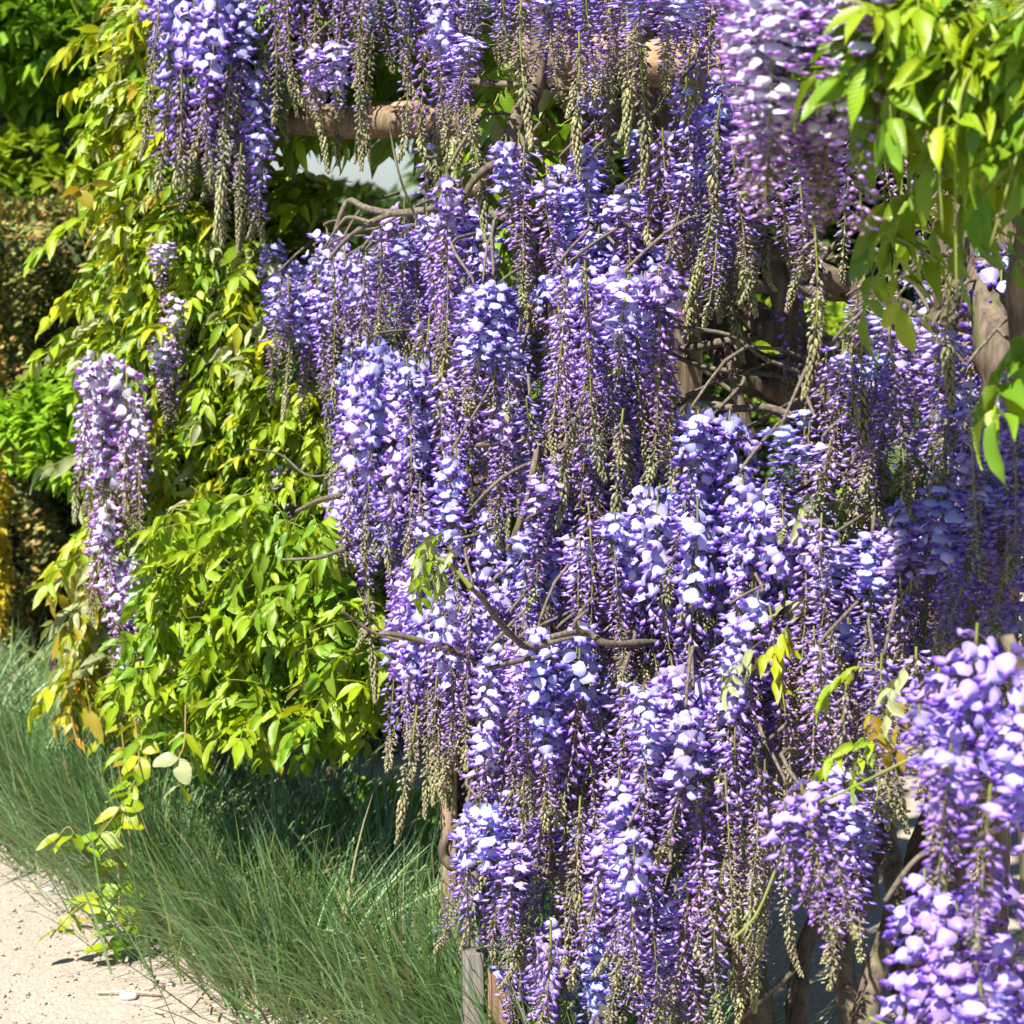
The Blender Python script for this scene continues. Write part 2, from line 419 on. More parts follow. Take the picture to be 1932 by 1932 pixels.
def banner_T(R0, pal, seed):
    r = random.Random(seed); r_f = (.3, .5, .75, .95, .6)[seed % 5]; V = [(0, 0, 0)]; C = [(.80, .78, .45)]
    ns = 10
    for ri, (f, cc) in enumerate(((.45, pal['mid']), (.8, tuple((np.array(pal['ban']) + np.array(pal['mid'])) / 2)), (1.0, pal['ban']))):
        for j in range(ns):
            a = 2 * math.pi * j / ns + math.pi / 2
            ry = math.cos(a) * f * R0 * 1.08; rz = (math.sin(a) * f + .62 * f) * R0 * .92
            if j == 0: rz *= .93
            back = -r_f * (ry / R0) ** 2 * R0 - .35 * R0 * (max(0, rz) / R0) ** 2 * .6 + r.uniform(-.10, .10) * R0 * f + .10 * R0 * math.sin(3 * a) * f
            V.append((back, ry, rz)); C.append(cc)
    F = [(0, 1 + j, 1 + (j + 1) % ns) for j in range(ns)]
    for ri in range(2):
        for j in range(ns):
            a = 1 + ri * ns + j; b = 1 + ri * ns + (j + 1) % ns
            F += [(a, a + ns, b + ns), (a, b + ns, b)]
    return np.array(V), np.array(F), np.array(C, float), np.zeros((len(V), 3))
def blossom_T(pal, seed):
    """open pea flower: banner standing up behind two wings and a keel"""
    r = random.Random(seed); mb = MB()
    mb.put(banner_T(.0132, pal, seed), xf((.006, 0, .001), (1, 0, r.uniform(.15, .5))))
    w = club_T(.0175, .0056, pal['body'], pal['body'], pal['keel'], .3)
    mb.put(w, xf((.003, .0022, -.001), (1, .22, -.25 + r.uniform(-.2, .2))))
    mb.put(w, xf((.003, -.0022, -.001), (1, -.22, -.25 + r.uniform(-.2, .2))))
    return mb.cat()
BL = {p: [blossom_T(PAL[p], k) for k in range(5)] for p in PAL}
BLM = {}
for p, m in (('blue', m_petal), ('pink', m_petalP)):
    BLM[p] = []
    for T in BL[p]:
        mb = MB(); mb.add(*T); BLM[p].append(mb.build('blossom', m))
BLMR = []
for T in BL['blue']:
    mb = MB(); mb.add(*T); BLMR.append(mb.build('blossom', m_petalR))
CAL = (.16, .075, .12); PED = (.24, .14, .17); PEDG = (.30, .30, .16)
def bud_T(L, r, col, tipc=None):
    V = [(0, 0, 0)]; C = [col]; ns = 4
    for t, w in ((.35, 1), (.75, .7)):
        for j in range(ns):
            a = math.pi / 2 * j; V.append((t * L, r * w * math.cos(a), r * w * math.sin(a))); C.append(col)
    V.append((L, 0, 0)); C.append(col if tipc is None else tipc)
    F = [(0, 1 + (j + 1) % 4, 1 + j) for j in range(4)] + [(9, 5 + j, 5 + (j + 1) % 4) for j in range(4)]
    for j in range(4):
        a, b = 1 + j, 1 + (j + 1) % 4
        F += [(a, b, b + 4), (a, b + 4, a + 4)]
    return np.array(V), np.array(F), np.array(C, float), np.zeros((len(V), 3))
class Raceme: pass
def make_raceme(L, a, b, c, pal, seed, mpet, wide=1.0, tip=True, dens=1.0):
    """a,b,c: fractions down the stalk where open blossoms, closed florets and small buds end"""
    r = random.Random(seed); P = dict(PAL[pal]); o = Raceme()
    tn = r.choice(((1, 1, 1), (1, 1, 1), (1.12, 1.02, .97), (.88, .95, 1.03), (1.18, 1.2, 1.05), (1.05, .94, .93))) if pal == 'blue' else (1, 1, 1)
    for k_ in P: P[k_] = tuple(np.array(P[k_]) * tn)
    o.tn = tn
    pts = []; bx = r.uniform(-.11, .11); by = r.uniform(-.11, .11); ph = r.uniform(0, 6); hx = r.gauss(0, .012); hy = r.gauss(0, .012)
    N = 14
    for i in range(N + 1):
        t = i / N
        q_ = max(0, t - .8) / .2
        pts.append(Vector((bx * L * t * t + .006 * math.sin(4 * t + ph) + hx * q_ * q_, by * L * t * t + .006 * math.cos(3.3 * t + ph) + hy * q_ * q_, -L * t)))
    st = MB(); tube(st, pts, [.0021 - .0011 * i / N for i in range(N + 1)], 4, (.24, .27, .05))
    pet = MB(); bud = MB(); tp = MB(); o.open = []
    step = .0050 / dens; z = .012 if a > .02 else .02; k = 0
    while z < L * .985:
        t = z / L; f = t * N; i = int(min(N - 1, f)); p = pts[i].lerp(pts[i + 1], f - i)
        az = k * 2.39996 + r.uniform(-.35, .35)
        env = (1 - .72 * t ** 1.1) * (.3 + .7 * min(1, t / .16) ** .7)
        jit = t + r.uniform(-.07, .07)
        if jit < a: stage = 0
        elif jit < b: stage = 1
        elif jit < c: stage = 2
        else: stage = 3
        if stage < 3:
            pl = (.024, .019, .012)[stage] * wide * env ** .5 * r.uniform(.6, 1.35)
            down = (.2, .75, .45)[stage] + r.uniform(-.4, .5)
            d = Vector((math.cos(az), math.sin(az), -down)).normalized()
            mp = p + d * pl * .6 + Vector((0, 0, .1 * pl)); q = p + d * pl + Vector((0, 0, -.12 * pl))
            tube(st, [p, mp, q], .0006, 3, PED if stage < 2 else PEDG)
            if r.random() < .7:
                bc = np.array((.33, .27, .23)) * r.uniform(.6, 1.2)
                bud.put(bud_T(.009, .0019, bc), xf(p + d * pl * r.uniform(.1, .9), (d.x + r.gauss(0, .5), d.y + r.gauss(0, .5), -.4 + r.gauss(0, .5))))
            if stage == 0:
                fd = Vector((d.x + r.gauss(0, .25), d.y + r.gauss(0, .25), d.z * .5 + .1 + r.gauss(0, .3)))
                M = xf(q, fd, s=r.uniform(.78, 1.12) * (.82 + .18 * min(1, t / .1)), roll=r.uniform(-.95, .95)); kk = r.randrange(5)
                o.open.append((M, kk))
                tube(st, [q - d * .001, q + fd.normalized() * .004], [.0012, .0021], 5, CAL)
            elif stage == 1:
                u = (jit - a) / max(.05, b - a); s = 1.0 - .42 * u
                vv = r.uniform(.75, 1.2); lil = np.array(P['body']) * vv * (1.05 - .25 * u); kl = np.array(P['keel']) * vv * 1.05
                lil = lil * np.array((1, 1 - .15 * u, 1 - .1 * u))
                s *= r.uniform(.72, 1.18)
                T = club_T(.0195 * s * r.uniform(.85, 1.15), .0054 * s, lil * .85 + np.array((.06, .02, 0)), lil, kl, .32)
                pet.put(T, xf(q, (d.x + r.gauss(0, .22), d.y + r.gauss(0, .22), d.z - .15 + r.gauss(0, .25)), roll=r.uniform(-.9, .9)))
                tube(st, [q - d * .001, q + d * .003], [.001, .0019 * s], 5, CAL)
            else:
                u = (jit - b) / max(.05, c - b)
                gc = np.array((.27, .17, .26)) * (1 - u) + np.array((.36, .33, .19)) * u
                gc = gc * r.uniform(.7, 1.25)
                bud.put(bud_T(.0115 - .003 * u, .0024, gc * .9, gc if u > .4 else np.array((.2, .08, .34))), xf(q, (d.x, d.y, d.z - .2)))
            z += step * (1, .85, .62)[stage] * r.uniform(.8, 1.2)
        else:
            u = (t - c) / max(.03, 1 - c)
            d = Vector((math.cos(az), math.sin(az), -2.0 - 1.5 * u)).normalized()
            cc = np.array((.44, .39, .29)) * r.uniform(.65, 1.15) * (1, .97, .9)[r.randrange(3)]
            bulge = max(0.0, math.sin(math.pi * min(1, .25 + .75 * u))) ** .8
            tp.put(bud_T(.016 - .006 * u, .0033 - .0009 * u, cc * np.array((.8, .85, .6)), cc), xf(p + Vector((d.x, d.y, 0)) * .0075 * bulge, d))
            z += .0015
        k += 1
    o.stalk = st.build('flower_raceme', m_stem)
    o.closed = pet.build('closed_florets', mpet) if pet.n else None
    o.buds = bud.build('small_buds', m_bud) if bud.n else None
    o.tip = tp.build('bud_tip', m_bud) if (tp.n and tip) else None
    om = MB()
    for M, kk in o.open: om.put(BL[pal][kk], M, cmul=r.uniform(.8, 1.12) * np.array(o.tn))
    o.openm = om.build('open_blossoms', mpet) if om.n else None
    o.L = L; o.pal = pal
    return o
RT = {}
def bank(key, n, Lr, a, b, c, pal='blue', mpet=None, wide=1.0, dens=1.0):
    RT[key] = [make_raceme(R.uniform(*Lr), R.uniform(*a), R.uniform(*b), R.uniform(*c), pal, hash((len(RT), k)) & 0xffff, mpet or m_petal, wide, True, dens) for k in range(n)]
bank('fullS', 5, (.20, .27), (.6, .8), (.85, .9), (.93, .96), wide=1.1)
bank('full', 14, (.33, .46), (.36, .62), (.72, .84), (.88, .94), wide=1.05)
bank('half', 14, (.38, .52), (.12, .32), (.62, .82), (.84, .93))
bank('bud', 14, (.36, .52), (0, .03), (.5, .8), (.8, .93))
bank('budS', 4, (.2, .28), (0, .06), (.62, .8), (.86, .9))
bank('late', 9, (.32, .46), (0, .01), (.12, .4), (.72, .82), wide=.8)
bank('lateS', 4, (.16, .24), (0, .01), (.05, .2), (.55, .7), wide=.7)
bank('pink', 6, (.28, .4), (.12, .45), (.6, .8), (.82, .9), pal='pink', mpet=m_petalP)
bank('pale', 4, (.42, .52), (.5, .68), (.9, .94), (.96, .98), pal='pink', mpet=m_petalP, wide=1.25)
bank('near', 4, (.24, .30), (.75, .88), (.92, .95), (.97, .98), mpet=m_petalR, wide=1.35, dens=1.2)
bank('nearbud', 3, (.3, .4), (.1, .2), (.7, .85), (.9, .93), mpet=m_petalR, wide=1.1)
NB = {}
def hang(vine, key, p, L=None, lean=(0, 0), hero=False, s=None):
    """hang one raceme from world point p; L = wanted length"""
    T = R.choice(RT[key])
    s = s or ((L / T.L) if L else R.uniform(.9, 1.1)); sxy = max(.82, min(1.18, s)); 
    M = Matrix.Translation(p) @ Euler((lean[0] + R.gauss(0, .05), lean[1] + R.gauss(0, .05), 0)).to_matrix().to_4x4() @ Matrix.Rotation(R.uniform(0, 6.28), 4, 'Z') @ Matrix.Diagonal((sxy, sxy, s, 1))
    st = obj('flower_raceme', T.stalk, vine, M)
    if T.openm:
        if hero and NB.get(vine, 0) + len(T.open) <= 300:
            NB[vine] = NB.get(vine, 0) + len(T.open)
            ms = BLMR if key.startswith('near') else BLM[T.pal]
            for (m, kk) in T.open: obj('blossom', ms[kk], st, M @ m)
        else: obj('open_blossoms', T.openm, st, M, kind='stuff')
    if T.closed: obj('closed_florets', T.closed, st, M, kind='stuff')
    if T.buds: obj('small_buds', T.buds, st, M, kind='stuff')
    if T.tip: obj('bud_tip', T.tip, st, M)
    return st

# ------------------------------------------------------------------ branches
def branch(vine, pts, r0, r1=None, mat=None, name='branch', ns=9, wob=.12, k=6, knob=.12):
    s = spline(pts, k); r1 = r1 or r0 * .6; n = len(s)
    rad = [(r0 + (r1 - r0) * i / (n - 1)) * (1 + R.uniform(-knob, knob)) for i in range(n)]
    mb = MB(); tube(mb, s, rad, ns, (.27, .32, .07), wob, cap=True)
    return obj(name, mb.build(name, mat or m_bark), vine)
def B(vine, px, r0, r1=None, **kw):          # branch through picture points (x, y, depth)
    pts = [at(x, y, d) for x, y, d in px]
    return branch(vine, pts, r0, r1, **kw)
def twig_to(vine, p, back=.25):
    """crooked twig from the vine's inside to the top of a raceme"""
    q = p + Vector((R.uniform(.0, .22), R.uniform(.5, 1) * back, R.uniform(.0, .12)))
    m = (p + q) / 2 + Vector((R.uniform(-.04, .04), 0, R.uniform(0, .06)))
    branch(vine, [q, m, p + Vector((0, 0, .01)), p], .0035, .0018, mat=m_twig, name='twig', ns=5, wob=0, k=3)

# ------------------------------------------------------------------ the vines
def V0(name, p, label): return empty(name, p, label, 'wisteria', 'wisteria vines along the pergola')
v_top = V0('wisteria_vine', (0.12, 4.1, 0), 'long violet wisteria curtain hanging from above the log beam along the top')
v_mid = V0('wisteria_vine', (-.02, 3.75, 0), 'dense blue violet wisteria cascading down the middle beside the ornamental grass')
v_right = V0('wisteria_vine', (0.62, 3.35, 0), 'wisteria with thick gnarled trunks and deep violet racemes right of the centre')
v_back = V0('wisteria_vine', (.30, 3.9, 0), 'shaded wisteria filling the gaps behind the middle and right violet racemes')
v_near = V0('wisteria_vine', (0.62, 2.1, 0), 'blurred purple wisteria blooming closest to the viewer in the lower right corner')
v_leafR = V0('wisteria_vine', (0.95, 2.2, 0), 'wisteria with large lime leaves and pale lilac racemes in the upper right')
v_left = V0('wisteria_vine', (-.80, 5.5, 0), 'tall leafy wisteria with yellow green foliage and pinkish racemes on the left')
v_low = V0('wisteria_vine', (-.55, 4.75, 0), 'low bright green leafy wisteria bush arching over the grass with dark stems')

def cluster(vine, x0, x1, yt, yb, n, keys, dz=0.0, hero=0, twigs=True, yj=60, spread=.12, lean=(0, 0)):
    for i in range(n):
        x = x0 + (x1 - x0) * (i + R.uniform(.2, .8)) / n
        ya = yt + R.uniform(-yj, yj); ye = yb + R.uniform(-35, 35)
        d = dep(x, (ya + ye) / 2) + dz + R.uniform(-spread, spread)
        p = at(x, ya, d); L = (ye - ya) / 1932 * K * d
        key = R.choice(keys)
        hang(vine, key, p, L=L, hero=i < hero, lean=lean)
        if twigs and ya > 30 and R.random() < .5: twig_to(vine, p)

F, H, BD, LT = 'full', 'half', 'bud', 'late'
# upper curtain
cluster(v_top, 278, 345, -60, 260, 4, [H, LT, BD])
cluster(v_top, 290, 420, -60, 330, 6, [F], dz=-.1)
cluster(v_top, 320, 420, 110, 410, 5, [H, F, BD], hero=1)
cluster(v_top, 395, 450, -40, 440, 4, [BD, LT, BD])
cluster(v_top, 400, 470, -70, 240, 4, [F, H])
cluster(v_top, 458, 512, 112, 420, 3, [F, F, H], hero=2, yj=12)
cluster(v_top, 470, 620, -80, 210, 7, [BD, LT, BD, H])
cluster(v_top, 530, 720, -60, 290, 7, [LT, BD, LT])
cluster(v_top, 580, 650, 70, 230, 3, ['fullS', 'budS'])
cluster(v_top, 640, 790, -90, 150, 7, [BD, H, LT])
cluster(v_top, 770, 880, -40, 320, 6, [BD, BD, H])
cluster(v_top, 830, 900, 20, 250, 4, [H, F], hero=1)
cluster(v_top, 860, 1010, -90, 140, 7, [BD, LT, BD])
cluster(v_top, 1010, 1200, -60, 180, 8, [BD, H, LT])
cluster(v_top, 1080, 1400, -80, 230, 10, [BD, LT, BD])
cluster(v_top, 1180, 1300, -70, 90, 5, [F, BD], dz=-.2)
cluster(v_top, 300, 1380, -120, 120, 26, [BD, H, F, LT], dz=.18)
# middle
cluster(v_mid, 508, 600, 485, 690, 5, ['fullS', F], hero=2)
cluster(v_mid, 520, 620, 560, 770, 5, [BD, LT, H])
cluster(v_mid, 590, 700, 490, 800, 7, [LT, BD, H, LT])
cluster(v_mid, 600, 690, 480, 620, 3, ['fullS'])
cluster(v_mid, 715, 790, 405, 660, 5, [F, H, BD], hero=1)
cluster(v_mid, 780, 910, 380, 720, 9, [BD, BD, H])
cluster(v_mid, 875, 960, 530, 820, 4, [F], hero=2, yj=12, dz=-.12)
cluster(v_mid, 955, 1030, 300, 620, 5, [BD, H])
cluster(v_mid, 1030, 1130, 300, 560, 5, [F, F, H], hero=2)
cluster(v_mid, 1110, 1210, 400, 640, 6, [F, H, BD], hero=1)
cluster(v_mid, 1040, 1270, 530, 890, 15, [BD, BD, BD, H], dz=-.1)
cluster(v_mid, 1140, 1200, 530, 720, 3, ['fullS', H], hero=1, dz=-.15)
cluster(v_mid, 1195, 1265, 250, 490, 4, ['budS', H])
cluster(v_mid, 640, 790, 690, 1060, 9, [F, F, H], hero=2, dz=-.05)
cluster(v_mid, 770, 1010, 720, 1060, 13, [BD, BD, H])
cluster(v_mid, 640, 760, 900, 1180, 7, [F, H, LT], hero=1)
cluster(v_mid, 650, 900, 960, 1240, 8, [LT, BD, LT])
cluster(v_mid, 790, 870, 910, 1180, 4, [F, H], hero=1)
cluster(v_mid, 1000, 1070, 890, 1140, 4, [F, H], hero=1)
cluster(v_mid, 1040, 1230, 860, 1130, 10, [BD, H, LT], dz=.05)
cluster(v_mid, 740, 870, 1070, 1450, 8, [F, H, F], hero=2, dz=-.05)
cluster(v_mid, 760, 860, 1220, 1520, 5, [LT, BD])
cluster(v_mid, 850, 980, 1080, 1460, 8, [BD, H, BD])
cluster(v_mid, 920, 1100, 1215, 1560, 10, [F, H, BD], hero=2, dz=-.1)
cluster(v_mid, 970, 1060, 970, 1260, 5, [H, F])
cluster(v_mid, 1060, 1220, 1000, 1330, 10, [BD, H])
cluster(v_mid, 1020, 1210, 1300, 1620, 10, [BD, BD, LT])
cluster(v_mid, 870, 1010, 1530, 1840, 7, [F, H, F], hero=2, dz=-.1)
cluster(v_mid, 880, 960, 1440, 1700, 3, [LT, BD])
cluster(v_mid, 985, 1110, 1500, 1860, 7, [LT, BD, LT])
cluster(v_mid, 1110, 1200, 1520, 1880, 6, [F, F, H], hero=2, dz=-.1)
cluster(v_mid, 1190, 1320, 1640, 2000, 7, [H, BD, F])
cluster(v_mid, 930, 1060, 1760, 2010, 4, [BD, 'budS'])
cluster(v_mid, 880, 1300, 1680, 2060, 12, [BD, H, LT, F], dz=.08, twigs=False)
# right of centre
cluster(v_right, 1290, 1470, 1560, 1980, 6, [BD, H, LT], dz=.05, twigs=False)
cluster(v_right, 1280, 1450, 160, 560, 10, [BD, BD, H])
cluster(v_right, 1290, 1370, 300, 600, 4, [H, BD])
cluster(v_right, 1340, 1560, 260, 560, 6, [LT, BD])
cluster(v_right, 1285, 1400, 800, 1180, 7, [F, F, H], hero=2, dz=-.05)
cluster(v_right, 1195, 1320, 960, 1330, 8, [F, H, F], hero=1)
cluster(v_right, 1390, 1510, 920, 1290, 7, [F, H], hero=1)
cluster(v_right, 1500, 1620, 960, 1340, 8, [BD, H])
cluster(v_right, 1200, 1340, 1300, 1650, 7, [F, F, H], hero=2, dz=-.1)
cluster(v_right, 1330, 1400, 1350, 1760, 5, [H, BD])
cluster(v_right, 1365, 1480, 1150, 1560, 7, [F, H, BD], hero=1, dz=-.05)
cluster(v_right, 1300, 1500, 1480, 1850, 7, [BD, LT])
cluster(v_right, 1470, 1570, 800, 1020, 5, ['budS', H])
cluster(v_right, 1540, 1660, 700, 1000, 7, [BD, BD, LT])
cluster(v_right, 1640, 1800, 620, 960, 10, [BD, BD, H])
cluster(v_right, 1800, 1960, 740, 1100, 7, [BD, H])
cluster(v_right, 1640, 1750, 960, 1290, 6, [F, H], dz=.05)
cluster(v_right, 1740, 1960, 900, 1260, 9, [BD, H, F])
cluster(v_right, 1480, 1700, 1180, 1560, 11, [BD, LT, BD])
cluster(v_right, 1580, 1660, 1490, 1860, 3, [H, BD])
cluster(v_right, 1600, 1800, 1240, 1500, 6, [BD, LT])
cluster(v_right, 1500, 1600, 1560, 1700, 2, ['lateS'])
cluster(v_right, 1440, 1960, 540, 760, 7, ['budS', LT], dz=.25)
# cones / late tips hanging by themselves
for k in range(16):
    x0 = R.choice((R.uniform(150, 200), R.uniform(170, 230))); y0 = R.uniform(40, 1000); dd_ = Vector((-1, R.uniform(-.8, .2), R.uniform(-.6, .5)))
    leaf_obj(v_left, xf(at(x0 + 40, y0, 4.7), dd_, s=R.uniform(.8, 1.1), roll=R.uniform(-.6, .6)), R.choice(('lime', 'yellow', 'lime', 'silver')))
for (x, y) in ((460, 330), (1085, 120), (1180, 70), (1360, 250), (1215, 110), (890, 250), (830, 1330), (780, 1390), (1060, 800), (1180, 830), (1800, 480), (1535, 470), (1620, 560), (1470, 60), (985, 30), (700, 1170), (1090, 1560), (1600, 1330)):
    d = dep(x, y) - .12; hang(v_right if x > 1280 else (v_mid if y > 380 else v_top), 'lateS', at(x, y - 60, d))
# foreground
def near(vine, x, yt, yb, d, key, hero=True):
    hang(vine, key, at(x, yt, d), L=(yb - yt) / 1932 * K * d, hero=hero)
for (x, yt, yb, d) in ((1835, 1175, 1620, 1.95), (1900, 1210, 1640, 1.9), (1780, 1260, 1560, 2.0), (1935, 1330, 1700, 1.85), (1740, 1640, 2020, 2.0), (1800, 1700, 2080, 1.9), (1870, 1640, 2040, 2.0), (1925, 1760, 2100, 1.85), (1850, 1850, 2140, 1.8)):
    near(v_near, x, yt, yb, d + .1, 'near')
for (x, yt, yb, d) in ((1800, 1400, 1730, 1.95), (1880, 1480, 1800, 1.95), (1730, 1330, 1600, 2.1)):
    near(v_near, x, yt, yb, d - .1, 'nearbud', False)
for i in range(15):
    x = 1425 + 190 * (i + R.random()) / 15; near(v_leafR, x, R.uniform(-120, 30), R.uniform(260, 430), R.uniform(2.0, 2.25), 'pale', i < 6)
for i in range(3): near(v_leafR, R.uniform(1350, 1420), R.uniform(-160, -80), R.uniform(60, 150), R.uniform(2.2, 2.4), 'pale', False)
for i in range(6): near(v_leafR, R.uniform(1640, 1900), R.uniform(-100, 250), R.uniform(300, 500), R.uniform(2.6, 2.9), 'bud', False)
# pinkish racemes of the left vine
for (x0, x1, yt, yb, n) in ((165, 290, 670, 980, 9), (150, 270, 780, 1060, 7), (288, 340, 425, 545, 3), (195, 290, 1060, 1300, 8), (510, 600, 840, 1000, 4), (230, 300, 1180, 1370, 5), (150, 200, 960, 1160, 3), (290, 345, 560, 700, 2), (300, 370, 640, 800, 3), (600, 640, 780, 900, 2)):
    for i in range(n):
        x = R.uniform(x0, x1); d = 4.45 + R.uniform(-.15, .15); ya = yt + R.uniform(-20, 40)
        hang(v_left, 'pink', at(x, ya, d), L=(yb + R.uniform(-30, 30) - ya) / 1932 * K * d)

def fillin(n, poly, keys, dz=(0, .2), Lr=(.26, .42)):
    c = 0
    while c < n:
        x = R.uniform(min(p[0] for p in poly), max(p[0] for p in poly)); y = R.uniform(min(p[1] for p in poly), max(p[1] for p in poly))
        if not inpoly(x, y, poly): continue
        hang(v_back, R.choice(keys), at(x, y, dep(x, y) + R.uniform(*dz)), L=R.uniform(*Lr)); c += 1
def inpoly(x, y, P):
    c = False; j = len(P) - 1
    for i in range(len(P)):
        if (P[i][1] > y) != (P[j][1] > y) and x < (P[j][0] - P[i][0]) * (y - P[i][1]) / (P[j][1] - P[i][1]) + P[i][0]: c = not c
        j = i
    return c
fillin(125, [(560, 480), (800, 420), (1000, 320), (1240, 300), (1260, 560), (1260, 1000), (1200, 1200), (1230, 1350), (1200, 1450), (930, 1350), (880, 1250), (760, 1050), (680, 850)], (BD, H, LT, BD, H), Lr=(.26, .4))
fillin(70, [(1260, 950), (1500, 850), (1900, 740), (1920, 1150), (1600, 1250), (1400, 1350), (1260, 1450)], (BD, H, LT, BD), Lr=(.24, .38))
# hidden depth: racemes and tangle farther in
def ok_fill(x, y):
    if 560 < x < 800 and 130 < y < 420: return False
    if 860 < x < 1040 and 60 < y < 420: return False
    if 1270 < x < 1680 and 420 < y < 860: return False
    if 1440 < x < 1720 and 1380 < y: return False
    if x < 640 and y > 300: return False
    if x < 900 and y > 1150: return False
    return True
c = 0
while c < 75:
    x = R.uniform(420, 1900); y = R.uniform(-100, 1500)
    if not ok_fill(x, y) or not ok_fill(x, y + 250): continue
    d = dep(x, y) + R.uniform(.2, .55)
    hang(v_top if y < 250 else v_back, R.choice((BD, H, LT, BD)), at(x, y, d), L=R.uniform(.28, .45)); c += 1

# ---- woody parts
B(v_top, [(1015, -60, 3.6), (1020, 30, 3.6), (1008, 165, 3.55), (985, 215, 3.5), (962, 260, 3.48), (955, 300, 3.48), (925, 330, 3.47), (890, 362, 3.46)], .017, .012, ns=12, wob=.15)
B(v_top, [(955, 300, 3.48), (915, 320, 3.42), (890, 345, 3.4), (880, 365, 3.4)], .007, .005)
B(v_top, [(962, 230, 3.5), (985, 262, 3.45), (985, 285, 3.44), (965, 302, 3.44)], .004, .003, mat=m_twig)
B(v_top, [(860, 150, 3.7), (930, 158, 3.6), (1010, 160, 3.56), (1100, 175, 3.6)], .006, .005)
B(v_mid, [(960, 412, 3.55), (900, 400, 3.6), (850, 385, 3.65), (800, 398, 3.7), (740, 402, 3.72), (690, 392, 3.75), (660, 378, 3.8), (645, 400, 3.8), (632, 440, 3.8)], .009, .004, mat=m_twig)
B(v_mid, [(740, 402, 3.72), (690, 425, 3.72), (650, 455, 3.72), (620, 490, 3.72)], .006, .003, mat=m_twig)
B(v_mid, [(700, 420, 3.7), (660, 410, 3.72), (640, 425, 3.72), (610, 470, 3.72)], .004, .002, mat=m_twig)
B(v_mid, [(1600, 560, 3.4), (1430, 540, 3.3), (1330, 532, 3.15), (1250, 545, 3.1), (1200, 575, 3.05)], .010, .005, mat=m_twig)
B(v_mid, [(1080, 1200, 3.0), (1000, 1220, 3.0), (975, 1208, 2.95), (935, 1165, 2.9), (915, 1135, 2.88), (890, 1110, 2.86)], .0055, .0035, mat=m_twig)
B(v_mid, [(890, 1110, 2.86), (860, 1075, 2.86), (830, 1055, 2.86), (800, 1060, 2.86)], .004, .002, mat=m_stem, name='green_shoot')
B(v_mid, [(1330, 1240, 3.4), (1240, 1215, 3.05), (1150, 1215, 2.95), (1110, 1195, 2.95), (1075, 1195, 2.92), (1040, 1202, 2.9)], .0065, .004, mat=m_twig)
B(v_mid, [(1100, 1196, 2.93), (1085, 1175, 2.92), (1110, 1150, 2.92)], .004, .002, mat=m_twig)
B(v_mid, [(1330, 1210, 3.5), (1260, 1215, 3.2), (1200, 1235, 3.1), (1110, 1250, 3.05), (1020, 1240, 3.0), (920, 1262, 2.95)], .0055, .0035, mat=m_twig)
B(v_mid, [(960, 1040, 3.2), (990, 960, 3.2), (1005, 890, 3.2), (1010, 830, 3.25), (960, 832, 3.3)], .006, .003)
B(v_mid, [(1250, 800, 3.45), (1120, 835, 3.4), (1010, 830, 3.35), (900, 840, 3.4)], .010, .004)
B(v_mid, [(1130, 790, 3.4), (1050, 850, 3.3), (950, 900, 3.2), (880, 970, 3.2)], .005, .002, mat=m_twig)
B(v_mid, [(640, 935, 3.6), (600, 945, 3.7), (560, 965, 3.75)], .006, .004, mat=m_twig)
B(v_mid, [(650, 1035, 3.6), (600, 1052, 3.65), (530, 1056, 3.7)], .005, .002, mat=m_twig)
B(v_mid, [(1000, 1260, 3.5), (900, 1240, 3.45), (760, 1200, 3.4), (715, 1195, 3.4)], .009, .003)
B(v_mid, [(905, 1932, 3.55), (900, 1700, 3.6), (960, 1400, 3.65), (1040, 1150, 3.6), (1080, 850, 3.65), (1050, 500, 3.7), (1100, 250, 3.8), (1080, -100, 3.9)], .026, .018, name='trunk', ns=14, wob=.2)
B(v_mid, [(880, 1560, 3.55), (845, 1575, 3.5), (838, 1615, 3.5), (870, 1640, 3.5), (930, 1620, 3.6)], .010, .008)
# thick gnarled trunks seen through the gap on the right
B(v_right, [(1770, 2100, 3.0), (1750, 1800, 3.05), (1800, 1400, 3.2), (1720, 1050, 3.3), (1560, 820, 3.35), (1480, 730, 3.35), (1400, 690, 3.35), (1360, 620, 3.4), (1330, 500, 3.45)], .05, .028, name='trunk', ns=16, wob=.22)
B(v_right, [(1480, 740, 3.3), (1500, 660, 3.3), (1450, 620, 3.3), (1400, 560, 3.35), (1380, 450, 3.4)], .026, .016, ns=14, wob=.2)
B(v_right, [(1780, 720, 3.1), (1700, 670, 3.1), (1620, 700, 3.12), (1560, 690, 3.15), (1520, 660, 3.2), (1480, 560, 3.2), (1460, 480, 3.2), (1540, 430, 3.1)], .03, .017, ns=14, wob=.2)
B(v_right, [(1880, 900, 3.0), (1800, 720, 3.0), (1730, 620, 3.05), (1640, 560, 3.05), (1560, 520, 3.05), (1480, 480, 3.05)], .034, .012, ns=14, wob=.2)
B(v_right, [(1560, 410, 2.95), (1500, 410, 3.0), (1430, 380, 3.1), (1400, 330, 3.2)], .012, .008)
B(v_right, [(1530, 800, 3.0), (1450, 770, 3.0), (1380, 770, 3.0), (1300, 755, 3.05)], .007, .005, mat=m_twig)
B(v_right, [(1420, 830, 3.1), (1390, 740, 3.1), (1370, 650, 3.15)], .009, .006)
B(v_right, [(1640, 690, 3.3), (1520, 625, 3.3), (1400, 640, 3.3), (1280, 660, 3.3)], .009, .006, mat=m_twig)
B(v_right, [(1620, 560, 3.0), (1620, 640, 3.0), (1560, 740, 3.0), (1600, 800, 3.0)], .012, .009)
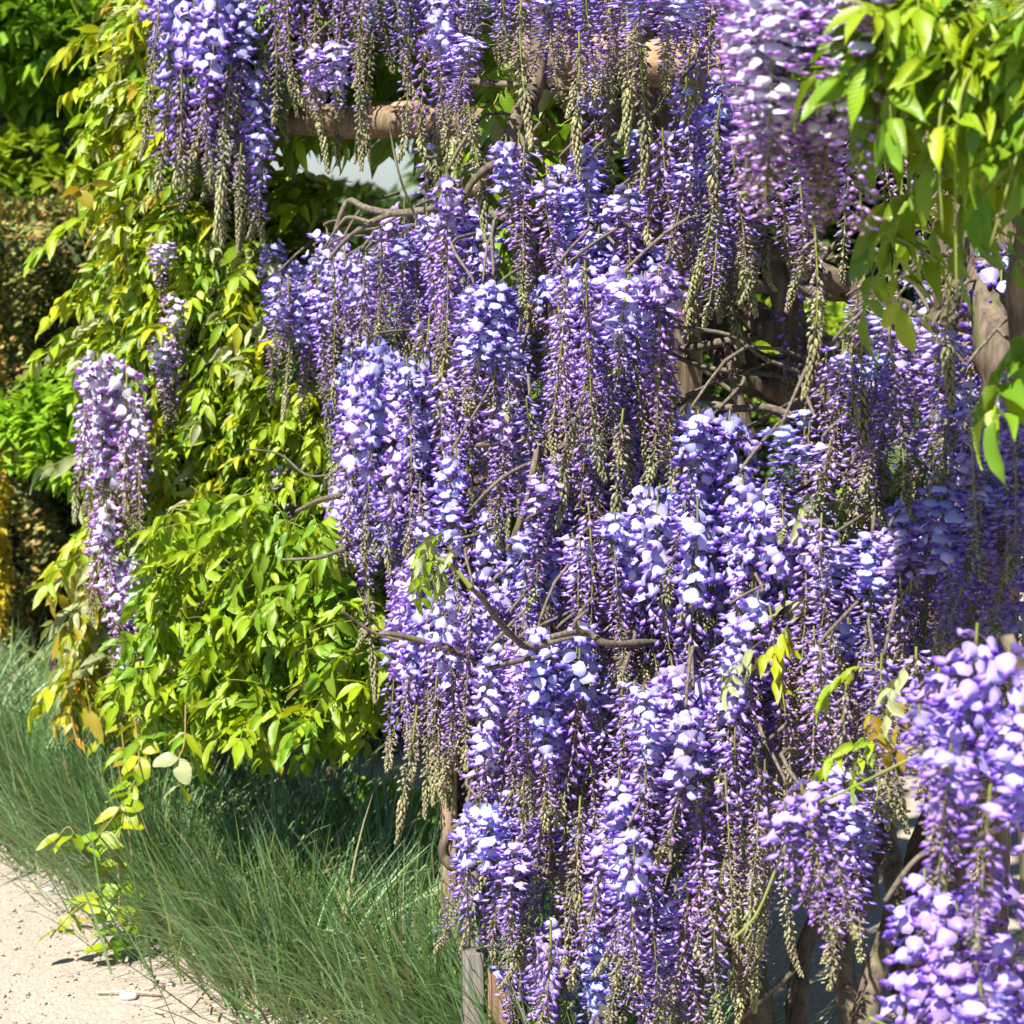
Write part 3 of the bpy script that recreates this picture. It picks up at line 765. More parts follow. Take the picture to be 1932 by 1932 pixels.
B(v_right, [(1800, 620, 2.9), (1830, 500, 2.9), (1800, 400, 2.95), (1780, 300, 3.0), (1800, 100, 3.1)], .04, .03, name='trunk', ns=14, wob=.2)
B(v_right, [(1900, 760, 2.7), (1880, 650, 2.7), (1860, 560, 2.75), (1870, 460, 2.8)], .03, .022)
B(v_right, [(1640, 2050, 2.9), (1600, 1880, 2.95), (1590, 1760, 3.0), (1640, 1690, 3.05), (1620, 1600, 3.1), (1560, 1530, 3.15), (1500, 1450, 3.2)], .018, .012, name='stem')
B(v_right, [(1440, 2050, 3.0), (1420, 1850, 3.05), (1380, 1740, 3.1), (1370, 1640, 3.15), (1420, 1500, 3.2)], .026, .018, name='stem')
B(v_right, [(1500, 2050, 3.1), (1505, 1900, 3.1), (1520, 1780, 3.15), (1590, 1680, 3.2), (1680, 1600, 3.2)], .018, .013, name='stem')
B(v_right, [(1585, 2050, 2.8), (1625, 1950, 2.8), (1650, 1830, 2.85), (1690, 1700, 2.9), (1670, 1560, 3.0)], .02, .014, name='stem', mat=m_bark)
B(v_right, [(1850, 2050, 2.9), (1840, 1850, 2.95), (1830, 1700, 3.0), (1850, 1550, 3.05)], .016, .012, name='stem')
B(v_right, [(1450, 1500, 2.85), (1520, 1525, 2.9), (1600, 1540, 2.95), (1700, 1520, 3.0)], .006, .004, mat=m_bark)
B(v_right, [(1290, 2050, 2.9), (1330, 1980, 2.9), (1420, 1900, 2.9), (1510, 1820, 2.9)], .005, .004, mat=m_twig)
# green young shoots crossing the foreground, lower right
B(v_near, [(1385, 1770, 2.2), (1430, 1720, 2.2), (1480, 1600, 2.2), (1520, 1530, 2.2), (1600, 1490, 2.15), (1700, 1440, 2.1), (1760, 1410, 2.1)], .0015, .0012, mat=m_stem, name='green_shoot', wob=0)
B(v_near, [(1670, 1700, 2.1), (1730, 1620, 2.1), (1800, 1590, 2.1), (1900, 1560, 2.0), (2000, 1500, 2.0)], .0025, .004, mat=m_twig)
B(v_near, [(1640, 1920, 1.9), (1720, 1960, 1.9)], .0018, .0013, mat=m_stem, name='green_shoot')
for (x, y) in ((1520, 1475), (1545, 1470), (1485, 1510)):
    hang(v_near, 'nearbud', at(x, y, 2.2), L=.17, lean=(0, R.uniform(-.3, .3)))
# tangle of crooked branches inside
for i in range(46):
    x = R.uniform(560, 1900); y = R.uniform(-60, 1500)
    if (560 < x < 800 and 130 < y < 420) or (x < 900 and y > 1150): continue
    d = dep(x, y) + R.uniform(.3, .75); vn = v_right if x > 1280 else (v_top if y < 250 else v_mid)
    pts = [at(x, y, d)]; a = R.uniform(-.6, .6) + R.choice((0, math.pi, 1.4))
    for k in range(5):
        a += R.gauss(0, .35); pts.append(pts[-1] + Vector((math.cos(a), R.uniform(-.3, .3), math.sin(a))) * R.uniform(.06, .13))
    branch(vn, pts, R.uniform(.0025, .006), None, mat=R.choice((m_bark, m_bark, m_twig)), ns=7)
# left vine wood
B(v_left, [(400, 1500, 5.2), (420, 1380, 5.2), (400, 1200, 5.2), (385, 1000, 5.15), (395, 800, 5.1), (330, 500, 5.1), (280, 200, 5.1), (320, -50, 5.0)], .028, .02, name='trunk', ns=12, wob=.2)
B(v_low, [(430, 1480, 4.65), (415, 1380, 4.6), (400, 1300, 4.6), (380, 1200, 4.55)], .022, .014, name='stem', mat=m_bark)
B(v_low, [(450, 1480, 4.6), (432, 1360, 4.55), (420, 1290, 4.5), (440, 1150, 4.4)], .018, .012, name='stem', mat=m_bark)
B(v_low, [(560, 1500, 4.5), (530, 1400, 4.5), (560, 1290, 4.45), (520, 1100, 4.4)], .014, .010, name='stem', mat=m_bark)
B(v_low, [(620, 1480, 4.6), (650, 1380, 4.6), (690, 1320, 4.5), (600, 1280, 4.45)], .014, .008, name='stem', mat=m_bark)
B(v_low, [(560, 1100, 4.2), (500, 1110, 4.1), (430, 1125, 4.0), (340, 1150, 4.0)], .004, .0025, mat=m_twig)

# ------------------------------------------------------------------ foliage masses
def inpoly(x, y, P):
    c = False; j = len(P) - 1
    for i in range(len(P)):
        if (P[i][1] > y) != (P[j][1] > y) and x < (P[j][0] - P[i][0]) * (y - P[i][1]) / (P[j][1] - P[i][1]) + P[i][0]: c = not c
        j = i
    return c
def foliage(vine, poly, n, nobj, depth, cols, sizes=(.85, 1.25), az=(math.pi * .75, math.pi * 1.5), spread=.5, kinds=(0, 1, 2), sf=None, avoid=None, droop=(-.7, .15)):
    xs = [p[0] for p in poly]; ys = [p[1] for p in poly]; L = []
    while len(L) < n:
        x = R.uniform(min(xs), max(xs)); y = R.uniform(min(ys), max(ys))
        if not inpoly(x, y, poly) or (avoid and avoid(x, y) and R.random() < .93): continue
        if math.sin(x * .052 + 2 * math.sin(y * .021)) + math.sin(y * .043 + 1.7 * math.sin(x * .026)) < -.75 and R.random() < .8: continue
        u = R.random() ** 1.5; L.append((u, x, y))
    L.sort(); mb = MB(); stm = MB()
    for i, (u, x, y) in enumerate(L):
        d = depth(x, y) + u * spread; p = at(x, y, d)
        a = R.uniform(*az); dr = R.uniform(*droop)
        col = cols(x, y) if callable(cols) else R.choice(cols)
        # x px is roughly where the middle of the leaf shows: step back to its base
        dd = Vector((math.cos(a), math.sin(a), dr)).normalized(); s = R.uniform(*sizes)
        M = xf(p - dd * .08 * s, dd, s=s, roll=R.uniform(-.5, .5))
        if i < nobj: leaf_obj(vine, M, col, kinds=kinds)
        else: leaf_join(mb, stm, M, col, kinds)
    if mb.n:
        obj('leaf_mass', mb.build('leaf_mass', m_leaf), vine, kind='stuff')
        obj('leaf_stalks', stm.build('leaf_stalks', m_stem), vine, kind='stuff')
def colL(x, y):
    if y < 420 and x < 330: return R.choice(('yellow', 'lime', 'lime', 'bronze', 'lime', 'green', 'silver'))
    return R.choice(('lime', 'lime', 'yellow', 'green', 'lime', 'silver', 'green'))
polyL = [(235, -60), (330, -60), (340, 200), (400, 420), (520, 470), (640, 800), (660, 1000), (520, 900), (420, 930), (260, 1000), (240, 1040), (190, 1000), (185, 880), (175, 700), (150, 640), (190, 560), (215, 480), (235, 420), (215, 330), (200, 240), (225, 100)]
avL = lambda x, y: (155 < x < 290 and 670 < y < 960) or (285 < x < 340 and 420 < y < 540)
foliage(v_left, polyL, 2700, 270, lambda x, y: float(np.interp(x, [100, 300, 640], [4.75, 4.45, 4.25])), colL, avoid=avL, spread=.6, sizes=(.5, .85), az=(math.pi * .6, math.pi * 1.8), droop=(-.7, .6))
foliage(v_left, [(480, 300), (640, 330), (650, 480), (540, 470), (500, 440)], 70, 0, lambda x, y: 4.5, ('lime', 'green', 'lime'), droop=(.2, 1.2))
foliage(v_left, [(120, 1030), (220, 1030), (290, 1300), (240, 1360), (110, 1260), (150, 1150)], 55, 30, lambda x, y: 4.6, ('yellow', 'bronze', 'lime', 'silver'), avoid=lambda x, y: 200 < x < 280 and 1080 < y < 1300)
foliage(v_left, [(560, 780), (660, 850), (700, 1200), (640, 1100), (560, 950)], 40, 0, lambda x, y: 4.4, ('lime', 'green', 'silver'))
polyS = [(300, 980), (420, 930), (560, 930), (640, 1000), (700, 1130), (740, 1230), (720, 1330), (640, 1310), (560, 1380), (500, 1340), (400, 1330), (330, 1390), (290, 1320), (230, 1260), (280, 1150)]
foliage(v_low, polyS, 320, 200, lambda x, y: float(np.interp(x, [250, 700], [4.05, 3.75])), ('lime', 'lime', 'green', 'lime', 'green'), sizes=(.62, .98), az=(math.pi * .6, math.pi * 2.1), spread=.5, droop=(-1.1, .8))
# leaves behind the flowers, near the sky hole and lower down
foliage(v_top, [(890, 90), (1010, 100), (1040, 300), (960, 400), (840, 400), (850, 330), (880, 200)], 40, 40, lambda x, y: 3.75, ('green', 'lime', 'green', 'silver'), sizes=(1.0, 1.4), spread=.5)
foliage(v_top, [(440, -120), (960, -120), (960, 60), (800, 170), (560, 200), (440, 160)], 300, 0, lambda x, y: 4.3, ('lime', 'green', 'green'), spread=.8, az=(0, 6.28), droop=(-.8, .8))
foliage(v_mid, [(700, 430), (1000, 500), (1150, 900), (1000, 1250), (850, 1100), (800, 700)], 60, 0, lambda x, y: 3.95, ('lime', 'green', 'green'), spread=.6)
foliage(v_mid, [(1080, 650), (1250, 650), (1300, 1200), (1100, 1250)], 26, 0, lambda x, y: 3.7, ('green', 'lime'), spread=.5)
foliage(v_right, [(1450, 880), (1620, 880), (1620, 1080), (1480, 1050)], 7, 7, lambda x, y: 2.75, ('lime', 'yellow', 'silver'), sizes=(.45, .7), spread=.12)
foliage(v_right, [(1680, 760), (1850, 760), (1850, 1000), (1700, 1000)], 8, 8, lambda x, y: 2.65, ('silver', 'green', 'lime'), sizes=(.45, .7), spread=.12)
foliage(v_right, [(1380, 1080), (1520, 1080), (1520, 1260), (1380, 1260)], 5, 5, lambda x, y: 2.65, ('silver', 'lime', 'yellow'), sizes=(.45, .7), spread=.12)
foliage(v_right, [(1540, 1260), (1700, 1160), (1700, 1470), (1560, 1450)], 6, 6, lambda x, y: 2.35, ('bronze', 'silver', 'lime'), sizes=(.35, .55), spread=.1)
foliage(v_mid, [(780, 1000), (900, 1000), (920, 1080), (790, 1080)], 6, 6, lambda x, y: 2.85, ('silver', 'lime'), sizes=(.35, .5), spread=.08)
# upper right foreground leaves
polyR = [(1630, 40), (1710, -60), (2000, -60), (2000, 240), (1930, 230), (1850, 180), (1740, 150), (1670, 130), (1625, 100)]
foliage(v_leafR, polyR, 150, 150, lambda x, y: 1.98, ('lime', 'lime', 'green', 'green'), sizes=(.6, .85), spread=.35, az=(math.pi * .6, math.pi * 1.6), droop=(-.35, .6))
foliage(v_leafR, [(1600, 280), (1760, 260), (1900, 360), (1940, 520), (1850, 480), (1780, 430), (1680, 470), (1640, 400)], 8, 8, lambda x, y: 2.15, ('lime', 'green', 'green'), sizes=(.75, 1.0), spread=.3, droop=(-1.2, .3))
foliage(v_leafR, [(1860, 540), (1960, 540), (1960, 700), (1870, 690)], 2, 2, lambda x, y: 2.05, ('lime', 'green'), sizes=(.9, 1.1), spread=.1, droop=(-.6, 0))
for k in range(3):
    x = R.uniform(1760, 1930); B(v_leafR, [(2000, R.uniform(-100, 200), 2.2), (x + 60, R.uniform(0, 150), 2.0), (x, R.uniform(200, 350), 1.95), (x - R.uniform(-20, 60), R.uniform(400, 620), 1.95)], .0016, .001, mat=m_stem, name='green_shoot', wob=0)
B(v_leafR, [(1990, 2100, 2.2), (1960, 1500, 2.25), (1975, 900, 2.3), (1930, 600, 2.35), (1960, 300, 2.3), (1880, 60, 2.2), (1800, -150, 2.1)], .022, .014, name='trunk')
B(v_near, [(2010, 2100, 2.0), (2000, 1700, 2.05), (1960, 1400, 2.1), (1900, 1200, 2.1)], .014, .007, name='trunk')

# trailing shoot over the path, bottom left
def trailing(vine, px, r=.0018, every=.035, cols=('lime', 'yellow', 'bronze'), size=(.8, 1.1)):
    s = spline([at(*p) for p in px], 8); mb = MB(); tube(mb, s, r, 4, (.28, .2, .08)); st = obj('trailing_shoot', mb.build('trailing_shoot', m_stem), vine)
    acc = 0
    for i in range(1, len(s)):
        acc += (s[i] - s[i - 1]).length
        if acc > every:
            acc = 0
            for sd_ in (-1, 1):
                d = Vector((sd_ * R.uniform(.3, 1) - .25, R.uniform(-.8, .3), R.uniform(-.8, .1)))
                obj('leaflet', LEAFM[R.choice(cols), R.choice((0, 3, 3))], st, xf(s[i], d, s=R.uniform(*size), roll=R.uniform(-.8, .8)))
trailing(v_left, [(250, 1330, 4.4), (262, 1440, 4.3), (240, 1500, 4.2), (200, 1560, 4.1), (160, 1600, 4.05), (130, 1560, 4.05), (105, 1590, 4.05)], cols=('lime', 'lime', 'yellow'))
trailing(v_left, [(240, 1500, 4.2), (220, 1600, 4.1), (200, 1680, 4.05), (150, 1710, 4.0), (110, 1750, 3.98), (95, 1770, 3.98)], cols=('lime', 'lime', 'yellow'))
trailing(v_left, [(220, 1600, 4.1), (225, 1700, 4.02), (215, 1780, 3.98), (180, 1800, 3.97)], cols=('lime', 'lime', 'green'), size=(1.0, 1.3))
trailing(v_left, [(150, 1230, 4.6), (140, 1290, 4.6), (135, 1350, 4.6), (145, 1400, 4.55)], cols=('orange', 'bronze'), size=(.5, .7))
trailing(v_left, [(235, 1300, 4.5), (230, 1380, 4.5), (240, 1450, 4.45)], cols=('orange', 'bronze', 'yellow'), size=(.5, .7))
trailing(v_low, [(350, 1330, 3.95), (348, 1400, 3.92), (335, 1440, 3.9), (340, 1480, 3.9)], cols=('silver', 'yellow'), every=.05)
trailing(v_low, [(570, 1250, 3.85), (575, 1300, 3.85), (572, 1350, 3.85)], cols=('yellow', 'silver'), every=.04)
trailing(v_low, [(480, 1340, 3.9), (500, 1400, 3.9), (505, 1430, 3.9)], cols=('lime', 'yellow'), every=.04)
trailing(v_low, [(250, 1010, 4.2), (290, 1000, 4.15), (340, 950, 4.1), (420, 960, 4.1)], cols=('lime', 'silver'), every=.06)
trailing(v_left, [(230, 350, 4.5), (180, 345, 4.45), (150, 360, 4.4), (125, 385, 4.4)], cols=('yellow', 'bronze', 'silver'), every=.04)

# ------------------------------------------------------------------ ornamental grass
def grass():
    mb = MB(); cents = []
    for i in range(22):
        t = i / 21; a = Vector((-1.72, 5.62, 0)).lerp(Vector((.09, 3.1, 0)), t); a.x += .09; sg = .58 + .1 * t
        cents.append((a.x + R.uniform(-.05, .05) , a.y + R.uniform(-.06, .06), sg))
        if i % 2 == 0 and t < .8: cents.append((a.x + .24 + R.uniform(-.08, .08), a.y + .22 + R.uniform(-.08, .08), sg))
        if i % 3 == 0 and t < .75: cents.append((a.x + .12 + R.uniform(-.05, .05), a.y + .1, sg))
    N = 8; tt = np.linspace(0, 1, N)
    for (cx, cy, sc) in cents:
        for b in range(400):
            az = R.uniform(0, 2 * math.pi) if R.random() < .75 else R.gauss(math.pi * 1.1, .8)
            L = R.uniform(.28, .62) * sc; el = R.uniform(0, 1.1)   # launch angle from vertical
            rb = abs(R.gauss(0, .085)); bx = cx + rb * math.cos(az); by = cy + rb * math.sin(az)
            bend = R.choice((R.uniform(.1, .6), R.uniform(.5, 1.6)))
            ang = el * .75 + bend * tt ** 1.3
            dl = L / (N - 1)
            rr = np.concatenate(([0], np.cumsum(np.sin(ang[:-1]) * dl))); zz = np.concatenate(([0], np.cumsum(np.cos(ang[:-1]) * dl)))
            zz = np.maximum(zz, .012)
            sw = R.uniform(-.15, .15); aa = az + sw * tt
            X = bx + rr * np.cos(aa); Y = by + rr * np.sin(aa)
            w = R.uniform(.0011, .0026) * np.array([.8, 1, 1, 1, .9, .7, .45, .1])
            px_ = -np.sin(aa + 0.6) * w; py_ = np.cos(aa + 0.6) * w
            V = np.empty((2 * N, 3)); V[0::2] = np.stack((X - px_, Y - py_, zz - w * .4), 1); V[1::2] = np.stack((X + px_, Y + py_, zz + w * .4), 1)
            q = R.random()
            c = (.13, .25, .075) if q < .5 else ((.28, .42, .19) if q < .8 else ((.17, .25, .05) if q < .93 else (.46, .38, .20)))
            c = np.array(c) * R.uniform(.6, 1.35)
            F = [];
            for i in range(N - 1): F += [(2 * i, 2 * i + 1, 2 * i + 3), (2 * i, 2 * i + 3, 2 * i + 2)]
            mb.add(V, F, c)
    o = obj('ornamental_grass', mb.build('ornamental_grass', m_grass), kind='stuff')
    tag(o, 'blue green ornamental grass arching in tufts between the path and the wisteria', 'grass')
grass()

# ------------------------------------------------------------------ pergola
def woodbox(name, p0, p1, w, h, mat, parent):
    p0 = Vector(p0); p1 = Vector(p1); L = (p1 - p0).length
    M = xf(p0, p1 - p0); mb = MB(); box(mb, (0, -w / 2, -h / 2), (L, w / 2, h / 2), (.3, .2, .1))
    me = mb.build(name, mat, smooth=False); 
    return obj(name, me, parent, M)
def post(px, d, w, mat, parent, top=2.3, name='post', py=1932):
    p = at(px, py, d); return woodbox(name, (p.x, d, 0), (p.x, d, top), w, w, mat, parent)
perg = empty('pergola', (0.05, 4.0, 0), 'weathered wooden pergola of square posts and log beams carrying the wisteria', 'pergola')
def vpost(px, py, d, w, mat, top):
    p = at(px, py, d)
    mb = MB(); box(mb, (-w / 2, -w / 2, 0), (w / 2, w / 2, top), (.3, .2, .1))
    return obj('post', mb.build('post', mat, smooth=False), perg, Matrix.Translation((p.x, p.y, 0)) @ Matrix.Rotation(.36, 4, 'Z'))
vpost(885, 1600, 3.75, .085, m_wood, 1.0)
vpost(1255, 700, 3.72, .10, m_wood, 2.25)
vpost(1060, 400, 4.6, .09, m_wood, 2.25)
vpost(1860, 600, 3.3, .10, m_wood, 2.25)
vpost(300, 800, 5.6, .09, m_wood, 2.25)
def log(p0, p1, r, mat=m_woodh, name='beam'):
    mb = MB(); p0 = Vector(p0); p1 = Vector(p1); n = 12
    pts = [p0.lerp(p1, i / n) + Vector((0, 0, -.012 * math.sin(math.pi * i / n))) for i in range(n + 1)]
    tube(mb, pts, [r * (1 + R.uniform(-.03, .03)) for _ in pts], 14, (.3, .2, .1), .02, cap=True)
    return obj(name, mb.build(name, mat), perg)
log(at(480, 212, 4.5), at(800, 222, 4.2), .036)
woodbox('beam', at(215, 215, 5.0), at(480, 235, 4.65), .05, .07, m_wood, perg)
log(at(560, 225, 4.3), at(1330, 210, 3.85), .032, m_wood)
log(at(1000, 95, 3.85), at(1500, 115, 3.3), .04)
log(at(-100, -90, 5.4), at(2100, -130, 2.9), .05, m_wood)
for k in range(9):       # unseen joists over the walk, added with the leaves overhead for shade
    t = k / 8; a = at(-50, -140, 5.3).lerp(at(2100, -200, 2.9), t)
    woodbox('shade_joist', a + Vector((-.25, -.1, .1)), a + Vector((1.6, .75, .1)), .05, .09, m_wood, perg)
# ties low in the frame
stk = empty('wooden_stake', at(985, 1932, 3.2) * 1, 'short brown wooden board standing under the lowest violet racemes', 'stake')
p = at(958, 1800, 3.25); stk.location = (p.x, p.y, 0); WM[stk] = Matrix.Translation((p.x, p.y, 0))
mb = MB(); box(mb, (-.03, -.012, 0), (.03, .012, .27), (.3, .2, .1)); obj('board', mb.build('board', m_brownwood, smooth=False), stk, WM[stk] @ Matrix.Rotation(.25, 4, 'Z'))
mb = MB(); box(mb, (-.018, -.016, 0), (.018, .016, .30), (.3, .2, .1)); obj('upright', mb.build('upright', m_greywood, smooth=False), stk, WM[stk] @ Matrix.Translation((-.056, .01, 0)))
p = at(1132, 1880, 3.12)
st2 = empty('wooden_stake', (p.x, p.y, 0), 'grey squared timber stake among the racemes at the bottom right of centre', 'stake')
mb = MB(); box(mb, (-.017, -.017, 0), (.017, .017, .42), (.3, .2, .1)); obj('shaft', mb.build('shaft', m_greywood, smooth=False), st2, WM[st2] @ Matrix.Rotation(.3, 4, 'Z'))
mb = MB(); V = [(-.017, -.017, .42), (.017, -.017, .42), (.017, .017, .42), (-.017, .017, .42), (0, 0, .435)]
mb.add(V, [(0, 1, 4), (1, 2, 4), (2, 3, 4), (3, 0, 4)], (.3, .3, .3)); obj('pointed_top', mb.build('pointed_top', m_greywood, smooth=False), st2, WM[st2] @ Matrix.Rotation(.3, 4, 'Z'))

# ------------------------------------------------------------------ canopy of the pergola above the frame: unseen leaves added to shade the space behind the curtain
def shade_canopy():
    mb = MB(); stm = MB()
    for i in range(1300):
        t = R.random(); a = Vector((-1.5, 6.2, 0)).lerp(Vector((1.3, 1.8, 0)), t)
        w = R.uniform(.0, 1.8); p = Vector((a.x + w * .9, a.y + w * .4, R.uniform(2.15, 2.45)))
        dd = Vector((R.uniform(-1, 1), R.uniform(-1, 1), R.uniform(-.4, .2)))
        leaf_join(mb, stm, xf(p, dd, s=R.uniform(.9, 1.4)), R.choice(('lime', 'green')))
    obj('leaf_mass', mb.build('leaf_mass', m_leaf), v_top, kind='stuff')
shade_canopy()

# ------------------------------------------------------------------ hedges, shrubs, trees
def yew(x0, x1, y0, y1, h, label, n, tint=1.0):
    e = empty('yew_hedge', ((x0 + x1) / 2, (y0 + y1) / 2, 0), label, 'hedge', 'clipped yew hedge blocks')
    mb = MB(); box(mb, (x0 + .06, y0 + .06, 0), (x1 - .06, y1 - .06, h - .06), (.05, .065, .02)); obj('core', mb.build('core', m_yew), e)
    mb = MB()
    A = [(x1 - x0) * h, (y1 - y0) * h, (y1 - y0) * h, (x1 - x0) * (y1 - y0)]
    for i in range(n):
        f = R.choices((0, 1, 2, 3), A)[0]; u = R.random(); v = R.random()
        if f == 0: p = (x0 + u * (x1 - x0), y0, v * h); nn = (0, -1, 0)
        elif f == 1: p = (x1, y0 + u * (y1 - y0), v * h); nn = (1, 0, 0)
        elif f == 2: p = (x0, y0 + u * (y1 - y0), v * h); nn = (-1, 0, 0)
        else: p = (x0 + u * (x1 - x0), y0 + v * (y1 - y0), h); nn = (0, 0, 1)
        bump = .035 * math.sin(p[0] * 9 + p[2] * 7) + .03 * math.sin(p[2] * 13 + p[1] * 5 + p[0] * 3)
        p = Vector(p) + Vector(nn) * (bump + R.uniform(-.07, .03))
        q = R.random()
        c = (.08, .12, .03) if q < .46 else ((.23, .24, .04) if q < .80 else ((.42, .26, .07) if q < .94 else (.50, .38, .07)))
        c = np.array(c) * R.uniform(.7, 1.2) * tint
        for k in range(3):
            d = Vector(nn) + Vector((R.gauss(0, .6), R.gauss(0, .6), R.gauss(.25, .6))); d.normalize()
            w = d.orthogonal().normalized() * .006; L = R.uniform(.018, .035)
            mb.add([tuple(p - w * .4), tuple(p + d * L * .5 - w), tuple(p + d * L * .5 + w), tuple(p + d * L)], [(0, 1, 2), (1, 3, 2)], (c if k else c * .4 + np.array((.16, .2, .05))) * R.uniform(.75, 1.3))
    obj('needle_sprays', mb.build('needle_sprays', m_yew), e, kind='stuff')
yew(-2.6, -1.50, 6.35, 7.3, 1.40, 'clipped yew hedge with rusty brown tips at the left edge of the view', 26000)
yew(-1.52, -1.12, 6.75, 7.6, 1.46, 'narrow yew hedge block with rusty tips just behind the leafy wisteria', 9000)
def leafcrown(name, ell, n, size, cols, parent, seed=0):
    """ell: list of (centre, radii) blobs filled towards their shell with leaf faces in sprays"""
    mb = MB(); r = random.Random(seed)
    wts = [e[1][0] * e[1][1] * e[1][2] for e in ell]
    for i in range(n):
        c, rad = r.choices(ell, wts)[0]
        v = Vector((r.gauss(0, 1), r.gauss(0, 1), r.gauss(0, 1))).normalized(); f = r.uniform(.55, 1.02)
        p = Vector((c[0] + v.x * rad[0] * f, c[1] + v.y * rad[1] * f, c[2] + v.z * rad[2] * f))
        if p.z < .03: continue
        col0 = np.array(r.choice(cols)) * r.uniform(.7, 1.25)
        dirb = (v + Vector((r.gauss(0, .5), r.gauss(0, .5), r.gauss(0, .5)))).normalized()
        for k in range(5):
            d = (dirb + Vector((r.gauss(0, .7), r.gauss(0, .7), r.gauss(-.1, .5)))).normalized()
            nn = d.cross(Vector((r.gauss(0, .3), r.gauss(0, .3), 1))).normalized(); L = size * r.uniform(.7, 1.3); w = nn * L * .24
            b = p + d * L * .15; m = p + d * L * .6 + Vector((0, 0, L * .08)); t = p + d * L * 1.15 + Vector((0, 0, -L * .12))
            mb.add([tuple(b), tuple(m - w), tuple(m + Vector((0, 0, -L * .07))), tuple(m + w), tuple(t)], [(0, 1, 2), (0, 2, 3), (1, 4, 2), (2, 4, 3)], col0 * r.uniform(.9, 1.1))
    return obj(name, mb.build(name, m_bgleaf), parent, kind='stuff')
def tree(px_, y, label, ell, n, size, cols, h=2.0, seed=0, cat='tree', name='leafy_tree', r0=.08):
    h = min(h, max(e[0][2] for e in ell)); cx = sum(e[0][0] for e in ell) / len(ell); cy = sum(e[0][1] for e in ell) / len(ell)
    e = empty(name, (cx, cy, 0), label, cat, 'trees beyond the pergola and hedge' if cat == 'tree' else 'shrubs around the pergola')
    pts = [Vector((cx, cy, -.02)), Vector((cx + .05, cy, h * .4)), Vector((cx - .05, cy + .05, h * .8)), Vector((cx, cy, h))]
    branch(e, pts, r0, r0 * .5, mat=m_treebark, name='trunk')
    for k, (c, rad) in enumerate(ell[:5] if h > .5 else []):
        branch(e, [Vector((cx, cy, h * .5)), Vector(((cx + c[0]) / 2, (cy + c[1]) / 2, (h * .6 + c[2]) / 2)), Vector(c)], r0 * .4, r0 * .15, mat=m_treebark, name='limb')
    leafcrown('crown', ell, n, size, cols, e, seed)
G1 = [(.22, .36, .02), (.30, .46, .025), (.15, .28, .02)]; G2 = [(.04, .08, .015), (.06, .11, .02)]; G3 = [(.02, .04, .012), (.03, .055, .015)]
def pe(x, y, d, rx, rz=None, ry=None): c_ = at(x, y, d); return ((c_.x, c_.y, c_.z), (rx, ry or rx, rz or rx))
tree(0, 8, 'sunlit broadleaf tree with fresh green leaves at the top left behind the hedge', [pe(60, 50, 7.7, .34, .2), pe(-60, 90, 8, .4, .22), pe(150, 120, 7.8, .3, .2), pe(200, 0, 8.2, .3, .3), pe(90, 190, 8.1, .2, .12), pe(30, -50, 8.3, .4, .2)], 2300, .075, G1, h=2.2, seed=1)
tree(0, 8, 'rounded green shrub between the yew hedge top and the dark trees', [pe(50, 350, 7.6, .3, .2), pe(-40, 390, 7.6, .3, .2), pe(110, 400, 7.7, .2, .13)], 600, .07, G1, h=1.45, seed=2, cat='shrub', name='leafy_shrub', r0=.03)
tree(0, 11, 'dark tree standing behind the yew hedge on the left', [pe(110, 280, 11, .65, .6), pe(-40, 260, 11.5, .6, .35), pe(210, 330, 11, .5, .7)], 1700, .1, G3, h=1.8, seed=3)
# far tree belt with a gap of sky behind the hole
def far(xs, y, d, lab, cols, rx=1.6, rz=1.3, seed=0, n=1900):
    ell = [pe(x, y + R.uniform(-40, 40), d + R.uniform(-.5, .5), rx * R.uniform(.7, 1.1), rz * R.uniform(.8, 1.1)) for x in xs]
    tree(0, d, lab, ell, n, .2, cols, h=2.4, seed=seed, r0=.14)
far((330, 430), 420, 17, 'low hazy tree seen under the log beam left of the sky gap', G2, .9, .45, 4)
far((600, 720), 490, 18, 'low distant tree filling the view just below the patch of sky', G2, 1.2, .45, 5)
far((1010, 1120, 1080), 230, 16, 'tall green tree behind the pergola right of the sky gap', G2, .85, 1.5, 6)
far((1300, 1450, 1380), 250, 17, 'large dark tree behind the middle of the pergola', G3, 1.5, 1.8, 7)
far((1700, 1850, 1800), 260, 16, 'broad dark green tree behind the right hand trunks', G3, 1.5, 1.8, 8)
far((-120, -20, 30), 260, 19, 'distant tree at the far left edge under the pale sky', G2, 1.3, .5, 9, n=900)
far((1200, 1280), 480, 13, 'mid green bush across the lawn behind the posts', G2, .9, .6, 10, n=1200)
def shrub(pts, lab, cols, n, size, seed): tree(0, 0, lab, pts, n, size, cols, h=.3, seed=seed, cat='shrub', name='leafy_shrub', r0=.02)
shrub([pe(1480, 700, 8.2, .5, .3), pe(1340, 720, 8.4, .4, .3), pe(1600, 690, 8.6, .4, .25)], 'sunny low shrub seen through the gap between the gnarled trunks', G1, 1500, .06, 11)
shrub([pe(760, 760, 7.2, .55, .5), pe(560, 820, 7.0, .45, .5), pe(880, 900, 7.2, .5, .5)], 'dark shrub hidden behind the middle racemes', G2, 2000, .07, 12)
shrub([pe(640, 1330, 5.9, .42, .34), pe(480, 1300, 6.1, .35, .4), pe(760, 1290, 6.0, .3, .35)], 'dark leaved shrub added for the shade behind the low leafy wisteria and the grass', G3, 2600, .06, 13)  # added to darken this space; shade is put into the leaf colour
shrub([pe(760, 1590, 4.45, .16, .09), pe(680, 1560, 4.5, .12, .08), pe(800, 1660, 4.3, .1, .08)], 'small bright green plant low behind the arching grass', G1, 420, .045, 14)
